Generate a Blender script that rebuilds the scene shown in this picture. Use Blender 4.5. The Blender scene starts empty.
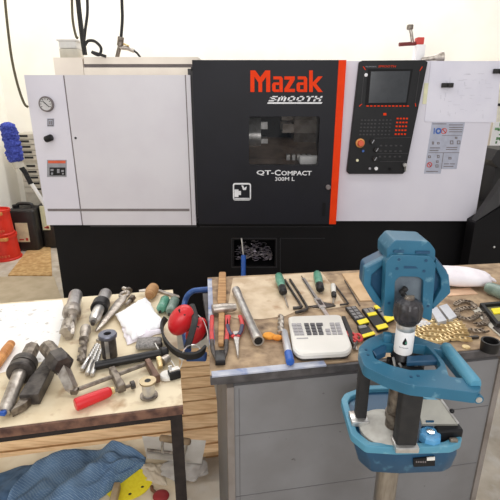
import bpy, bmesh, math, random
from mathutils import Vector, Matrix, noise
random.seed(7)
SC = bpy.context.scene
COL = SC.collection
V = Vector
# ------------------------------------------------------------------ camera model (used to survey the place)
F, PITCH, H = 450.0, math.radians(19), 1.6
CP, SP = math.cos(PITCH), math.sin(PITCH)
def ray(px, py):
    a, b = px - 250.0, py - 250.0
    return V((a, F*CP - b*SP, -F*SP - b*CP))
def onY(px, py, Y):
    v = ray(px, py); t = Y/v.y
    return V((v.x*t, Y, H + v.z*t))
def onZ(px, py, Z):
    v = ray(px, py); t = (Z - H)/v.z
    return V((v.x*t, v.y*t, Z))
def mpp(p):                                   # metres per pixel at a world point
    d = p - V((0, 0, H))
    return (d.y*CP - d.z*SP)/F
# ------------------------------------------------------------------ materials
def lin(c):
    c /= 255.0
    return c/12.92 if c <= .04045 else ((c + .055)/1.055)**2.4
def rgb(c): return (lin(c[0]), lin(c[1]), lin(c[2]), 1)
MATS = {}
def mat(key, c, rough=.5, metal=0., c2=None, scale=20., bump=0., lo=.4, hi=.65, detail=5, emit=None, stretch=None, spec=None, bscale=None, trans=0, alpha=1):
    if key in MATS: return MATS[key]
    m = bpy.data.materials.new(key); m.use_nodes = True
    nt = m.node_tree; b = nt.nodes['Principled BSDF']
    b.inputs['Base Color'].default_value = rgb(c)
    b.inputs['Roughness'].default_value = rough
    b.inputs['Metallic'].default_value = metal
    if spec is not None: b.inputs['Specular IOR Level'].default_value = spec
    if trans: b.inputs['Transmission Weight'].default_value = trans
    if alpha < 1: b.inputs['Alpha'].default_value = alpha
    if emit:
        b.inputs['Emission Color'].default_value = rgb(c); b.inputs['Emission Strength'].default_value = emit
    tc = nt.nodes.new('ShaderNodeTexCoord'); mp = nt.nodes.new('ShaderNodeMapping')
    nt.links.new(tc.outputs['Object'], mp.inputs['Vector'])
    if stretch: mp.inputs['Scale'].default_value = stretch
    n = nt.nodes.new('ShaderNodeTexNoise'); n.inputs['Scale'].default_value = scale; n.inputs['Detail'].default_value = detail
    nt.links.new(mp.outputs['Vector'], n.inputs['Vector'])
    if c2 is None: c2 = tuple(x*.93 for x in c)
    r = nt.nodes.new('ShaderNodeValToRGB')
    r.color_ramp.elements[0].position = lo; r.color_ramp.elements[1].position = hi
    r.color_ramp.elements[0].color = rgb(c); r.color_ramp.elements[1].color = rgb(c2)
    nt.links.new(n.outputs['Fac'], r.inputs['Fac']); nt.links.new(r.outputs['Color'], b.inputs['Base Color'])
    if bump:
        n2 = n
        if bscale:
            n2 = nt.nodes.new('ShaderNodeTexNoise'); n2.inputs['Scale'].default_value = bscale
            nt.links.new(mp.outputs['Vector'], n2.inputs['Vector'])
        bp = nt.nodes.new('ShaderNodeBump'); bp.inputs['Strength'].default_value = bump; bp.inputs['Distance'].default_value = .01
        nt.links.new(n2.outputs['Fac'], bp.inputs['Height']); nt.links.new(bp.outputs['Normal'], b.inputs['Normal'])
    MATS[key] = m
    return m
def stain(m, c, scale, lo, hi, key_noise_detail=6, seed=3.3):
    """mix a second layer of wear into a material's base colour"""
    nt = m.node_tree; b = nt.nodes['Principled BSDF']
    src = b.inputs['Base Color'].links[0].from_socket
    tc = nt.nodes.new('ShaderNodeTexCoord'); n = nt.nodes.new('ShaderNodeTexNoise'); n.noise_dimensions = '4D'
    n.inputs['W'].default_value = seed; n.inputs['Scale'].default_value = scale; n.inputs['Detail'].default_value = key_noise_detail
    nt.links.new(tc.outputs['Object'], n.inputs['Vector'])
    r = nt.nodes.new('ShaderNodeValToRGB'); r.color_ramp.elements[0].position = lo; r.color_ramp.elements[1].position = hi
    nt.links.new(n.outputs['Fac'], r.inputs['Fac'])
    mx = nt.nodes.new('ShaderNodeMix'); mx.data_type = 'RGBA'
    nt.links.new(r.outputs['Color'], mx.inputs['Factor']); nt.links.new(src, mx.inputs[6]); mx.inputs[7].default_value = rgb(c)
    nt.links.new(mx.outputs[2], b.inputs['Base Color'])
    return m

M_wall = mat('wall_paint', (253, 250, 240), .9, c2=(250, 246, 234), scale=3)
M_floor = stain(mat('concrete', (200, 190, 174), .8, c2=(174, 162, 144), scale=6, bump=.15), (205, 200, 192), 14, .5, .75)
M_white = mat('machine_white', (211, 208, 213), .42, c2=(206, 202, 208), scale=4)
M_white2 = mat('machine_white_side', (216, 213, 222), .42, c2=(212, 209, 219), scale=4)
M_cream = mat('cream_sheet_metal', (232, 222, 206), .5, c2=(224, 213, 198), scale=5)
M_door = mat('door_black', (27, 27, 33), .45, c2=(24, 24, 29), scale=4, spec=.22)
M_base = mat('base_black', (17, 16, 18), .55, c2=(14, 13, 15), scale=6, spec=.2)
M_seam = mat('seam_grey', (120, 112, 112), .6)
M_darkseam = mat('seam_black', (9, 9, 10), .6)
M_edge = mat('base_edge', (38, 37, 41), .5)
M_orange = mat('orange_paint', (228, 60, 8), .55, c2=(222, 56, 6), spec=.15)
M_decal = mat('white_decal', (228, 228, 230), .5)
M_decalg = mat('grey_decal', (150, 150, 156), .5)
M_black = mat('black_plastic', (24, 24, 26), .45, c2=(20, 20, 22), spec=.3)
M_rubber = mat('black_rubber', (30, 29, 29), .7, c2=(38, 36, 35), scale=60)
M_screen = mat('screen_glass', (50, 53, 57), .18, c2=(46, 49, 53))
M_red = mat('red_plastic', (208, 34, 40), .35, c2=(196, 30, 36), scale=15)
M_redglove = mat('red_grip', (205, 62, 60), .5, c2=(180, 48, 48), scale=40)
M_silver = mat('steel_bright', (206, 204, 200), .28, .75, c2=(180, 176, 172), scale=30)
M_steel = mat('steel_worn', (186, 178, 168), .36, .7, c2=(140, 130, 120), scale=40, bump=.1)
M_darksteel = mat('steel_dark', (136, 126, 114), .4, .6, c2=(84, 74, 66), scale=50, bump=.15)
M_oxide = mat('black_oxide', (84, 78, 74), .45, .5, c2=(52, 47, 45), scale=45, bump=.1)
M_blacksteel = mat('black_steel', (26, 25, 26), .4, .3, c2=(38, 36, 36), scale=50)
M_wood = mat('wood_handle', (214, 150, 84), .6, c2=(180, 116, 58), scale=12, stretch=(1, 6, 1), bump=.1)
M_oldwood = mat('old_wood', (188, 146, 98), .7, c2=(150, 108, 66), scale=10, stretch=(1, 5, 1), bump=.15)
M_plank = mat('plank_wood', (230, 194, 148), .65, c2=(204, 162, 116), scale=9, stretch=(1, 9, 4), bump=.12)
M_tabletop = stain(mat('cream_tabletop', (226, 211, 180), .6, c2=(204, 182, 144), scale=8, lo=.45, hi=.8), (160, 124, 86), 16, .56, .74)
M_tableedge = mat('table_edge', (118, 84, 66), .7, c2=(70, 44, 36), scale=30, bump=.2)
M_iron = mat('angle_iron', (44, 36, 34), .55, .4, c2=(28, 22, 22), scale=35, bump=.15)
M_bench = stain(mat('bench_board', (182, 156, 124), .75, c2=(128, 104, 80), scale=22, lo=.35, hi=.7, bump=.15), (84, 62, 46), 13, .56, .76)
M_benchedge = mat('bench_edge', (84, 80, 80), .6, c2=(60, 56, 56), scale=25, bump=.15)
M_rail = stain(mat('painted_rail', (188, 190, 198), .5, c2=(150, 156, 176), scale=16), (72, 104, 168), 13, .52, .64)
M_cabgrey = stain(mat('grey_cabinet', (126, 125, 126), .6, c2=(116, 114, 114), scale=5, bump=.06), (60, 54, 50), 36, .68, .74)
M_cabtrim = mat('cabinet_trim', (136, 128, 122), .6, c2=(118, 108, 100), scale=10)
M_paper = mat('white_paper', (240, 238, 236), .8, c2=(232, 230, 228), scale=5)
M_paperdirty = stain(mat('printed_paper', (242, 240, 236), .85, c2=(234, 231, 226), scale=60, stretch=(1, 9, 1)), (196, 190, 184), 30, .6, .66)
M_kraft = stain(mat('kraft_sheet', (214, 194, 166), .8, c2=(188, 164, 134), scale=12), (150, 104, 64), 10, .58, .72)
M_card = mat('cardboard', (208, 176, 138), .85, c2=(192, 158, 118), scale=12)
M_osb = mat('brown_board', (178, 140, 88), .85, c2=(206, 172, 120), scale=24, bump=.2)
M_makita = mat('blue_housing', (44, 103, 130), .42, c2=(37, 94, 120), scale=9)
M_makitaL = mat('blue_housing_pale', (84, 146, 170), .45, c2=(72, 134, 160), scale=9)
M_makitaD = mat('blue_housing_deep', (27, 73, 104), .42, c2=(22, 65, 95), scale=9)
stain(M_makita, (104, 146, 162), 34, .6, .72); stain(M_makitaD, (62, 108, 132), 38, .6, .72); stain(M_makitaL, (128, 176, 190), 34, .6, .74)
M_greyinset = mat('grey_casting', (112, 122, 130), .5, .3, c2=(86, 96, 106), scale=20, bump=.1)
M_chrome = mat('chrome', (205, 205, 204), .14, 1., c2=(190, 190, 190))
M_pipe = mat('pipe_steel', (176, 168, 158), .32, .9, c2=(150, 142, 132), scale=14, stretch=(6, 6, 1))
M_green = mat('green_handle', (104, 160, 136), .3, c2=(78, 136, 114), scale=30)
M_greengrey = mat('greygreen_handle', (126, 144, 132), .35, c2=(98, 118, 108), scale=30)
M_calc = mat('calculator_body', (226, 222, 214), .45, c2=(220, 216, 208), scale=8)
M_key = mat('calc_key', (162, 158, 160), .5)
M_keyd = mat('calc_key_dark', (74, 72, 76), .5)
M_yellow = mat('yellow_label', (244, 226, 30), .5, c2=(236, 214, 24))
M_sand = mat('yellow_abrasive', (250, 232, 50), .8, c2=(244, 222, 40), scale=80, bump=.1)
M_amber = mat('amber_rag', (232, 160, 62), .8, c2=(206, 122, 36), scale=22, bump=.3)
M_blue = mat('blue_plastic', (36, 92, 178), .4, c2=(30, 78, 160))
M_bluepaint = stain(mat('blue_tube', (52, 92, 156), .4, c2=(42, 78, 140), scale=20), (150, 160, 186), 10, .58, .72)
M_duster = mat('blue_fibre', (74, 88, 180), .95, c2=(44, 54, 134), scale=70, bump=.8)
M_brass = mat('brass_chain', (226, 204, 154), .35, .4, c2=(190, 160, 108), scale=40)
M_chain = mat('steel_chain', (150, 136, 120), .4, .6, c2=(90, 78, 68), scale=40)
M_sack = mat('white_sack', (238, 232, 234), .85, c2=(226, 218, 222), scale=12, bump=.3)
M_drawers = mat('drawer_grey', (196, 190, 176), .6, c2=(186, 180, 166))
M_jerry = mat('jerrycan_black', (40, 37, 36), .45, c2=(32, 30, 30))
M_bucket = mat('red_bucket', (214, 46, 28), .45, c2=(200, 38, 22), scale=12)
M_clearbox = mat('frosted_box', (214, 212, 208), .35, c2=(206, 204, 200))
M_denimdark = mat('denim_hem', (44, 70, 104), .9)
M_plasticbag = mat('clear_film', (214, 210, 204), .25, c2=(188, 182, 176), scale=18, bump=.5, alpha=.62)
M_boardlight = mat('pale_board', (228, 214, 188), .75, c2=(206, 186, 154), scale=9, bump=.1)
M_trowel = mat('trowel_steel', (206, 202, 194), .45, .35, c2=(186, 180, 170), scale=8)
M_cork = mat('cork_handle', (154, 132, 104), .75, c2=(110, 90, 66), scale=24, bump=.2)
M_label = mat('label_grey', (172, 175, 190), .5)
M_bluedec = mat('decal_blue', (60, 100, 176), .5)
M_reddec = mat('decal_red', (204, 66, 56), .5)
M_warnorange = mat('warning_orange', (214, 92, 60), .5)
M_greenprint = mat('green_print', (120, 168, 118), .6)
M_note = mat('note_yellow', (224, 222, 186), .7)
M_conv = mat('conveyor_dark', (44, 42, 42), .5, c2=(38, 36, 36), scale=8)
M_scour = mat('grey_mesh_pad', (150, 146, 142), .8, c2=(112, 108, 106), scale=160, bump=.3)
M_alu = mat('aluminium_block', (206, 208, 212), .35, .5, c2=(196, 198, 204))
M_swarf = mat('swarf', (206, 196, 196), .3, .6, c2=(150, 140, 160), scale=40)
M_strap = mat('beige_strap', (190, 170, 136), .8, c2=(168, 146, 112), scale=30)
M_dialface = mat('dial_face', (206, 204, 204), .5)
M_turretgrey = mat('turret_grey', (150, 140, 130), .4, .4, c2=(110, 98, 88), scale=18)
M_waybrown = mat('way_cover', (120, 102, 88), .45, .3, c2=(94, 78, 66), scale=12)

def denim():
    m = mat('denim', (100, 130, 162), .95, c2=(70, 100, 134), scale=14, lo=.35, hi=.7)
    nt = m.node_tree; b = nt.nodes['Principled BSDF']
    tc = nt.nodes.new('ShaderNodeTexCoord'); w = nt.nodes.new('ShaderNodeTexWave')
    w.inputs['Scale'].default_value = 55; w.inputs['Distortion'].default_value = 3; w.bands_direction = 'DIAGONAL'
    nt.links.new(tc.outputs['Object'], w.inputs['Vector'])
    w2 = nt.nodes.new('ShaderNodeTexWave'); w2.inputs['Scale'].default_value = 75; w2.bands_direction = 'Y'; w2.inputs['Distortion'].default_value = 2
    nt.links.new(tc.outputs['Object'], w2.inputs['Vector'])
    mu = nt.nodes.new('ShaderNodeMath'); mu.operation = 'MULTIPLY'
    nt.links.new(w.outputs['Fac'], mu.inputs[0]); nt.links.new(w2.outputs['Fac'], mu.inputs[1])
    src = b.inputs['Base Color'].links[0].from_socket
    mx = nt.nodes.new('ShaderNodeMix'); mx.data_type = 'RGBA'; mx.inputs[7].default_value = rgb((156, 178, 198))
    sc = nt.nodes.new('ShaderNodeMath'); sc.operation = 'MULTIPLY'; sc.inputs[1].default_value = .55
    nt.links.new(mu.outputs[0], sc.inputs[0]); nt.links.new(sc.outputs[0], mx.inputs['Factor'])
    nt.links.new(src, mx.inputs[6]); nt.links.new(mx.outputs[2], b.inputs['Base Color'])
    return m
M_denim = denim()
def glass():
    m = bpy.data.materials.new('window_glass'); m.use_nodes = True
    b = m.node_tree.nodes['Principled BSDF']
    b.inputs['Base Color'].default_value = rgb((40, 42, 45)); b.inputs['Roughness'].default_value = .03
    b.inputs['Alpha'].default_value = .2
    return m
M_glass = glass()

# ------------------------------------------------------------------ mesh builder
class MB:
    def __init__(self, M=None): self.v, self.f, self.m = [], [], M or Matrix()
    def add(self, vs, fs):
        o = len(self.v); self.v += [self.m @ V(p) for p in vs]; self.f += [[i + o for i in f] for f in fs]; return self
    def box(self, c, s, R=None):
        c = V(c); hx, hy, hz = s[0]/2, s[1]/2, s[2]/2
        pts = [V((x, y, z)) for z in (-hz, hz) for x, y in ((-hx, -hy), (hx, -hy), (hx, hy), (-hx, hy))]
        if R: pts = [R @ p for p in pts]
        return self.add([c + p for p in pts], [(3, 2, 1, 0), (4, 5, 6, 7), (0, 1, 5, 4), (1, 2, 6, 5), (2, 3, 7, 6), (3, 0, 4, 7)])
    def bx(self, x0, x1, y0, y1, z0, z1): return self.box(((x0+x1)/2, (y0+y1)/2, (z0+z1)/2), (abs(x1-x0), abs(y1-y0), abs(z1-z0)))
    def rbox(self, c, s, bev, R=None, seg=2):
        bm = bmesh.new(); bmesh.ops.create_cube(bm, size=1)
        for p in bm.verts: p.co = V((p.co.x*s[0], p.co.y*s[1], p.co.z*s[2]))
        bmesh.ops.bevel(bm, geom=bm.edges[:], offset=bev, segments=seg, affect='EDGES', profile=.5)
        return self.frombm(bm, Matrix.Translation(V(c)) @ (R.to_4x4() if R else Matrix()))
    def frombm(self, bm, M=None):
        M = M or Matrix(); bm.verts.index_update()
        self.add([M @ p.co for p in bm.verts], [[q.index for q in f.verts] for f in bm.faces]); bm.free(); return self
    def prism(self, outer, d, holes=()):
        """outer: 3-D points of a planar outline; d: extrusion vector"""
        d = V(d); bm = bmesh.new(); es = []
        for lp in [outer] + list(holes):
            vs = [bm.verts.new(V(p)) for p in lp]
            es += [bm.edges.new((vs[i], vs[(i+1) % len(vs)])) for i in range(len(vs))]
        if holes:
            bmesh.ops.triangle_fill(bm, use_beauty=True, use_dissolve=False, edges=es)
        else: bm.faces.new(bm.verts[:])
        r = bmesh.ops.extrude_face_region(bm, geom=bm.faces[:])
        for g in r['geom']:
            if isinstance(g, bmesh.types.BMVert): g.co += d
        return self.frombm(bm)
    def pY(self, pts, Y, th, holes=()):
        return self.prism([onY(a, b, Y) for a, b in pts], (0, th, 0), [[onY(a, b, Y) for a, b in h] for h in holes])
    def pZ(self, pts, Z, th, holes=()):
        return self.prism([onZ(a, b, Z) for a, b in pts], (0, 0, -th), [[onZ(a, b, Z) for a, b in h] for h in holes])
    def loft(self, rings, cap=True):
        n = len(rings[0]); vs = [p for r in rings for p in r]; fs = []
        for k in range(len(rings)-1):
            for i in range(n):
                j = (i+1) % n; fs.append((k*n+i, k*n+j, (k+1)*n+j, (k+1)*n+i))
        if cap: fs += [tuple(range(n))[::-1], tuple((len(rings)-1)*n+i for i in range(n))]
        return self.add(vs, fs)
    def lathe(self, p0, p1, prof, seg=20, cap=True, squash=1.):
        """prof: (t along p0->p1, radius)"""
        p0, p1 = V(p0), V(p1); a = (p1-p0); ax = a.normalized()
        up = V((0, 0, 1)) if abs(ax.z) < .9 else V((0, 1, 0))
        u = ax.cross(up).normalized(); w = u.cross(ax).normalized()
        rings = [[p0 + a*t + (u*math.cos(2*math.pi*i/seg) + w*math.sin(2*math.pi*i/seg)*squash)*max(r, 1e-5) for i in range(seg)] for t, r in prof]
        return self.loft(rings, cap)
    def cyl(self, p0, p1, r, seg=20): return self.lathe(p0, p1, [(0, r), (1, r)], seg)
    def tube(self, pts, r, seg=10, smooth=0, closed=False, flat=1.):
        P = [V(p) for p in pts]
        if smooth: P = catmull(P, smooth, closed)
        n = len(P); rings = []; prev = None
        for i in range(n):
            if closed: t = (P[(i+1) % n] - P[i-1])
            else: t = P[min(i+1, n-1)] - P[max(i-1, 0)]
            t.normalize()
            if prev is None:
                up = V((0, 0, 1)) if abs(t.z) < .9 else V((1, 0, 0)); u = t.cross(up).normalized()
            else: u = (prev - t*prev.dot(t)).normalized()
            prev = u; w = t.cross(u)
            rr = r[i*len(r)//n] if isinstance(r, (list, tuple)) else r
            rings.append([P[i] + (u*math.cos(2*math.pi*k/seg) + w*flat*math.sin(2*math.pi*k/seg))*rr for k in range(seg)])
        if closed: return self.loft(rings + [rings[0]], False)
        return self.loft(rings)
    def sph(self, c, r, u=16, v=10, fn=None):
        bm = bmesh.new(); bmesh.ops.create_uvsphere(bm, u_segments=u, v_segments=v, radius=1)
        r = V(r) if hasattr(r, '__len__') else V((r, r, r))
        for p in bm.verts:
            q = V(p.co)
            if fn: q = fn(q)
            p.co = V((q.x*r.x, q.y*r.y, q.z*r.z))
        return self.frombm(bm, Matrix.Translation(V(c)))
    def text(self, s, o, ux, uz, w, h, th=.001, shear=0., font_off=0.):
        cu = bpy.data.curves.new('t', 'FONT'); cu.body = s; cu.size = 1; cu.resolution_u = 2; cu.offset = font_off
        ob = bpy.data.objects.new('t', cu); me = bpy.data.meshes.new_from_object(ob)
        xs = [q.co.x for q in me.vertices]; ys = [q.co.y for q in me.vertices]
        x0, x1, y0, y1 = min(xs), max(xs), min(ys), max(ys); ux, uz, o = V(ux).normalized(), V(uz).normalized(), V(o)
        n = ux.cross(uz)
        P = []
        for q in me.vertices:
            a = (q.co.x - x0)/(x1 - x0)*w; b = (q.co.y - y0)/(y1 - y0)*h
            P.append(o + ux*(a + shear*b) + uz*b + n*th)
        self.add(P, [list(p.vertices) for p in me.polygons])
        bpy.data.meshes.remove(me); bpy.data.objects.remove(ob); bpy.data.curves.remove(cu)
        return self
ORIG = {}
def catmull(P, k, closed=False):
    out = []; n = len(P)
    rng = n if closed else n-1
    for i in range(rng):
        a, b, c, d = (P[(i-1) % n], P[i], P[(i+1) % n], P[(i+2) % n]) if closed else (P[max(i-1, 0)], P[i], P[i+1], P[min(i+2, n-1)])
        for j in range(k):
            t = j/k
            out.append(.5*((2*b) + (c-a)*t + (2*a-5*b+4*c-d)*t*t + (3*b-a-3*c+d)*t**3))
    if not closed: out.append(P[-1])
    return out
def build(name, mb, m, parent=None, smooth=30, bev=0., seg=2, loc=None):
    me = bpy.data.meshes.new(name)
    if parent is not None: o = ORIG[parent.name]
    else:
        xs = [p.x for p in mb.v]; ys = [p.y for p in mb.v]; zs = [p.z for p in mb.v]
        o = V(((min(xs)+max(xs))/2, (min(ys)+max(ys))/2, min(zs))) if loc is None else V(loc)
    me.from_pydata([p - o for p in mb.v], [], mb.f)
    bm = bmesh.new(); bm.from_mesh(me)
    bmesh.ops.recalc_face_normals(bm, faces=bm.faces[:])
    if bev:
        es = [e for e in bm.edges if len(e.link_faces) == 2 and e.calc_face_angle(0) > .6]
        bmesh.ops.bevel(bm, geom=es, offset=bev, segments=seg, affect='EDGES', profile=.5, clamp_overlap=True)
    bm.to_mesh(me); bm.free()
    me.materials.append(m)
    if smooth:
        me.shade_smooth(); me.set_sharp_from_angle(angle=math.radians(smooth))
    ob = bpy.data.objects.new(name, me); COL.objects.link(ob)
    if parent is not None: ob.parent = parent
    else: ob.location = o
    ORIG[ob.name] = o
    return ob
def tag(o, label, cat, group=None):
    o['label'] = label; o['category'] = cat
    if group: o['group'] = group
    return o
def thing(name, label, cat, loc, group=None):
    o = bpy.data.objects.new(name, None); COL.objects.link(o); o.location = V(loc); o.empty_display_size = .05
    ORIG[o.name] = V(loc)
    return tag(o, label, cat, group)
def struct(name, mb, m, **k):
    o = build(name, mb, m, **k); o['kind'] = 'structure'; return o
def axis(p0, p1, z):
    """frame on a horizontal plane: x from p0 to p1 (pixels surveyed on height z), z up. returns matrix, length"""
    a, b = onZ(*p0, z), onZ(*p1, z); x = (b-a); L = x.length; x.normalize(); y = V((0, 0, 1)).cross(x)
    M = Matrix((x, y, V((0, 0, 1)))).transposed().to_4x4(); M.translation = a
    return M, L
def lay(mb, p0, p1, zt, prof, seg=20, squash=1., lift=0):
    """a turned bar lying on height zt; prof radii in pixels"""
    k = mpp((onZ(*p0, zt) + onZ(*p1, zt))/2); R = max(r for _, r in prof)*k*squash; z = zt + R + lift
    mb.lathe(onZ(*p0, z), onZ(*p1, z), [(t, r*k) for t, r in prof], seg, True, squash)
    return mb

# ================================================================== SETTING
fl = MB().bx(-3.4, 3.6, -1.5, 5.35, -.1, 0); struct('floor', fl, M_floor, smooth=0)
wb = MB().bx(-3.4, 3.6, 5.25, 5.35, 0, 4.2); struct('wall_back', wb, M_wall, smooth=0)
xl = onY(13, 165, 5.2).x
wl = MB().bx(xl-.1, xl, -.2, 5.25, 0, 4.2); struct('wall_left', wl, M_wall, smooth=0)
# duckboard on the floor between bench and lathe
a0 = onZ(0, 480, .1); d0 = (onZ(226, 451, .1) - onZ(180, 457, .1)); d0.z = 0; d0.normalize()
pd = thing('duckboard', 'wooden slatted duckboard lying on the floor behind the left table', 'duckboard', (-.6, 1.9, 0))
front = onZ(204, 454, .1); nrm = V((-d0.y, d0.x, 0))
rows = [onZ(204, y, .1) for y in (454, 444, 427.5, 413.5, 399.5, 387, 376)]
offs = [(q - front).dot(nrm) for q in rows]
while len(offs) < 10: offs.append(offs[-1] + .105)
Rz = Matrix.Rotation(math.atan2(d0.y, d0.x), 3, 'Z')
for i in range(len(offs)-1):
    w = offs[i+1] - offs[i] - .011; c = front + nrm*((offs[i]+offs[i+1])/2) - d0*.475
    L = 1.14
    build('board', MB().rbox((c.x, c.y, .089), (L, w, .022), .003, Rz), M_plank, pd)
for s in (-.95, -.5, .04):
    c = front + nrm*((offs[0]+offs[-1])/2 + .03) + d0*s
    build('bearer', MB().box((c.x, c.y, .0385), (.06, offs[-1]-offs[0]-.1, .077), Rz), M_oldwood, pd)

# ================================================================== LATHE
YF = 2.9; YD = 2.84; YB = 2.98
lathe = thing('cnc_lathe', 'large white and black CNC lathe with orange striped sliding door', 'machine', (0, 3.3, 0))
def X(px, py, Y=YF): return onY(px, py, Y).x
def Zc(py, Y=YF): return onY(250, py, Y).z
xL, zL0, zL1 = -1.358, .778, 1.714
xs = X(73, 150)
zT = 1.797; xr0 = X(340, 140); xr1 = 1.497; zR0 = .806
hs = build('headstock_housing', MB().bx(xs+.004, -.36, YF, 4.3, zL0, zL1), M_white, lathe, smooth=0)
build('panel_seam', MB().bx(xs+.004, -.4, YF-.001, YF+.002, zL0+.095, zL0+.112), M_seam, hs, smooth=0)
xq = X(190, 150); build('edge_strip', MB().bx(xq-.012, xq-.006, YF-.0012, YF+.002, zL0, zL1), M_seam, hs, smooth=0)
build('screw', MB().cyl((X(72.5, 138)+.02, YF-.004, Zc(138)), (X(72.5, 138)+.02, YF+.003, Zc(138)), .007), M_black, hs)
ec = build('end_cover', MB().bx(xL, xs-.004, YF, 4.3, zL0, zL1), M_white2, lathe, smooth=0)
build('panel_seam', MB().bx(xL+.02, xs-.004, YF-.001, YF+.002, zL0+.095, zL0+.112), M_seam, ec, smooth=0)
build('seam_gasket', MB().bx(xs-.004, xs+.004, YF+.004, 4.2, zL0+.002, zL1-.002), M_seam, lathe, smooth=0)
# pressure gauge
g = onY(47, 104, YF)
gp = build('pressure_gauge', MB().lathe((g.x, YF+.003, g.z), (g.x, YF-.022, g.z), [(0, .044), (.7, .046), (1, .042), (1, .037), (.8, .036)], 28), M_seam, lathe)
build('gauge_face', MB().cyl((g.x, YF-.014, g.z), (g.x, YF-.0185, g.z), .037, 28), M_dialface, gp)
nd = MB().box((g.x+.002, YF-.020, g.z), (.004, .002, .05), Matrix.Rotation(-.8, 3, 'Y'))
for k in range(9):
    a = math.radians(-30 + k*30); nd.box((g.x+math.cos(a)*.03, YF-.0195, g.z+math.sin(a)*.03), (.008, .002, .003), Matrix.Rotation(-a, 3, 'Y'))
build('gauge_needle', nd, M_black, gp, smooth=0)
# icon plate, plug, warning label
def rectY(px0, py0, px1, py1, Y, th): return MB().pY([(px0, py0), (px1, py0), (px1, py1), (px0, py1)], Y, th)
ic = build('icon_plate', rectY(47, 118.5, 54, 126.5, YF-.002, .003), M_label, lathe, smooth=0)
b = MB()
for q in ((47.6, 119, 53.4, 119.8), (47.6, 125.2, 53.4, 126), (47.6, 119, 48.3, 126), (52.7, 119, 53.4, 126), (49.2, 121, 50.2, 124.5), (50.9, 121, 51.8, 124.5)):
    b.pY([(q[0], q[1]), (q[2], q[1]), (q[2], q[3]), (q[0], q[3])], YF-.0032, .001)
build('icon_drawing', b, M_seam, ic, smooth=0)
p1 = onY(46.8, 139.3, YF); p2 = onY(53.8, 136.7, YF)
build('black_latch', MB().tube([(p1.x, YF-.02, p1.z), (p2.x, YF-.028, p2.z)],   .020, 16).cyl((p1.x+.01, YF-.02, p1.z), (p1.x+.01, YF, p1.z), .012), M_black, lathe, bev=.006)
wl_ = build('warning_label', rectY(47, 160, 66.5, 177, YF-.002, .003), M_decalg, lathe, smooth=0)
build('orange_band', rectY(48, 160.6, 65.5, 163.3, YF-.0035, .0015), M_warnorange, wl_, smooth=0)
b = MB().pY([(49.5, 167.5), (65.3, 167.5), (65.3, 175.5), (49.5, 175.5)], YF-.0035, .0015)
build('pictogram_panel', b, M_black, wl_, smooth=0)
b = MB()
for (x, y, w, h) in ((50.5, 169, 3, 2), (51, 172.5, 2, 2.2), (57, 169, 2.5, 4), (61.2, 170, 2.6, 2), (62, 173, 1.8, 1.5)):
    b.pY([(x, y), (x+w, y), (x+w, y+h), (x, y+h)], YF-.0045, .001)
build('pictogram', b, M_decalg, wl_, smooth=0)
# roof box behind the left housing
yb = 3.12
def bxp(mb, a, b_, y0, y1):   # pixel rectangle on y0, extended back to y1
    p, q = onY(a[0], a[1], y0), onY(b_[0], b_[1], y0); return mb.bx(p.x, q.x, y0, y1, min(p.z, q.z), max(p.z, q.z))
b = MB(); bxp(b, (53, 57.5), (84, 76), yb, 4.2); bxp(b, (83.5, 57), (198, 64), yb, 4.2); bxp(b, (83.5, 67.5), (198, 76), yb, 4.2)
build('roof_box', b, M_cream, lathe, smooth=0)
b = MB(); bxp(b, (84, 63.9), (198, 67.6), yb+.02, 4.0); build('roof_gap', b, M_seam, lathe, smooth=0)
# door
xd0, xd1 = -.338, X(334, 140, YD); zd0, zd1 = Zc(224, YD), Zc(60, YD)
wx0, wx1, wz0, wz1 = X(249, 140, YD), X(319, 140, YD), Zc(165.5, YD), Zc(116.5, YD)
def rect3(x0, x1, z0, z1, y, r=0, n=4):
    if not r: return [V((x0, y, z0)), V((x1, y, z0)), V((x1, y, z1)), V((x0, y, z1))]
    out = []
    for cx, cz, a in ((x1-r, z1-r, 0), (x0+r, z1-r, 90), (x0+r, z0+r, 180), (x1-r, z0+r, 270)):
        for k in range(n+1):
            t = math.radians(a + 90*k/n); out.append(V((cx+r*math.cos(t), y, cz+r*math.sin(t))))
    return out
door = build('sliding_door', MB().prism(rect3(xd0, xd1, zd0, zd1, YD), (0, .05, 0), [rect3(wx0, wx1, wz0, wz1, YD, .012)]), M_door, lathe, smooth=0)
build('window_pane', MB().prism(rect3(wx0-.005, wx1+.005, wz0-.005, wz1+.005, YD+.02), (0, .008, 0)), M_glass, door, smooth=0)
b = MB().pY([(338.5, 61), (347.5, 61), (333.3, 223), (328.6, 223)], YD-.006, .056)
xo0, xo1 = xd1, X(341.2, 140, YD)
build('orange_stripe', MB().bx(xo0, xo1, YD-.004, YF-.006, zd0, zd1), M_orange, door, smooth=0)
kx, kz = X(328, 187, YD), Zc(187, YD)
build('lock_knob', MB().lathe((kx, YD, kz), (kx, YD-.02, kz), [(0, .016), (.7, .016), (1, .012)], 18), M_seam, door)
build('pull_recess', MB().prism(rect3(kx-.03, kx-.008, kz-.19, kz-.1, YD-.003, .008), (0, .004, 0)), M_base, door, smooth=0)
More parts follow.
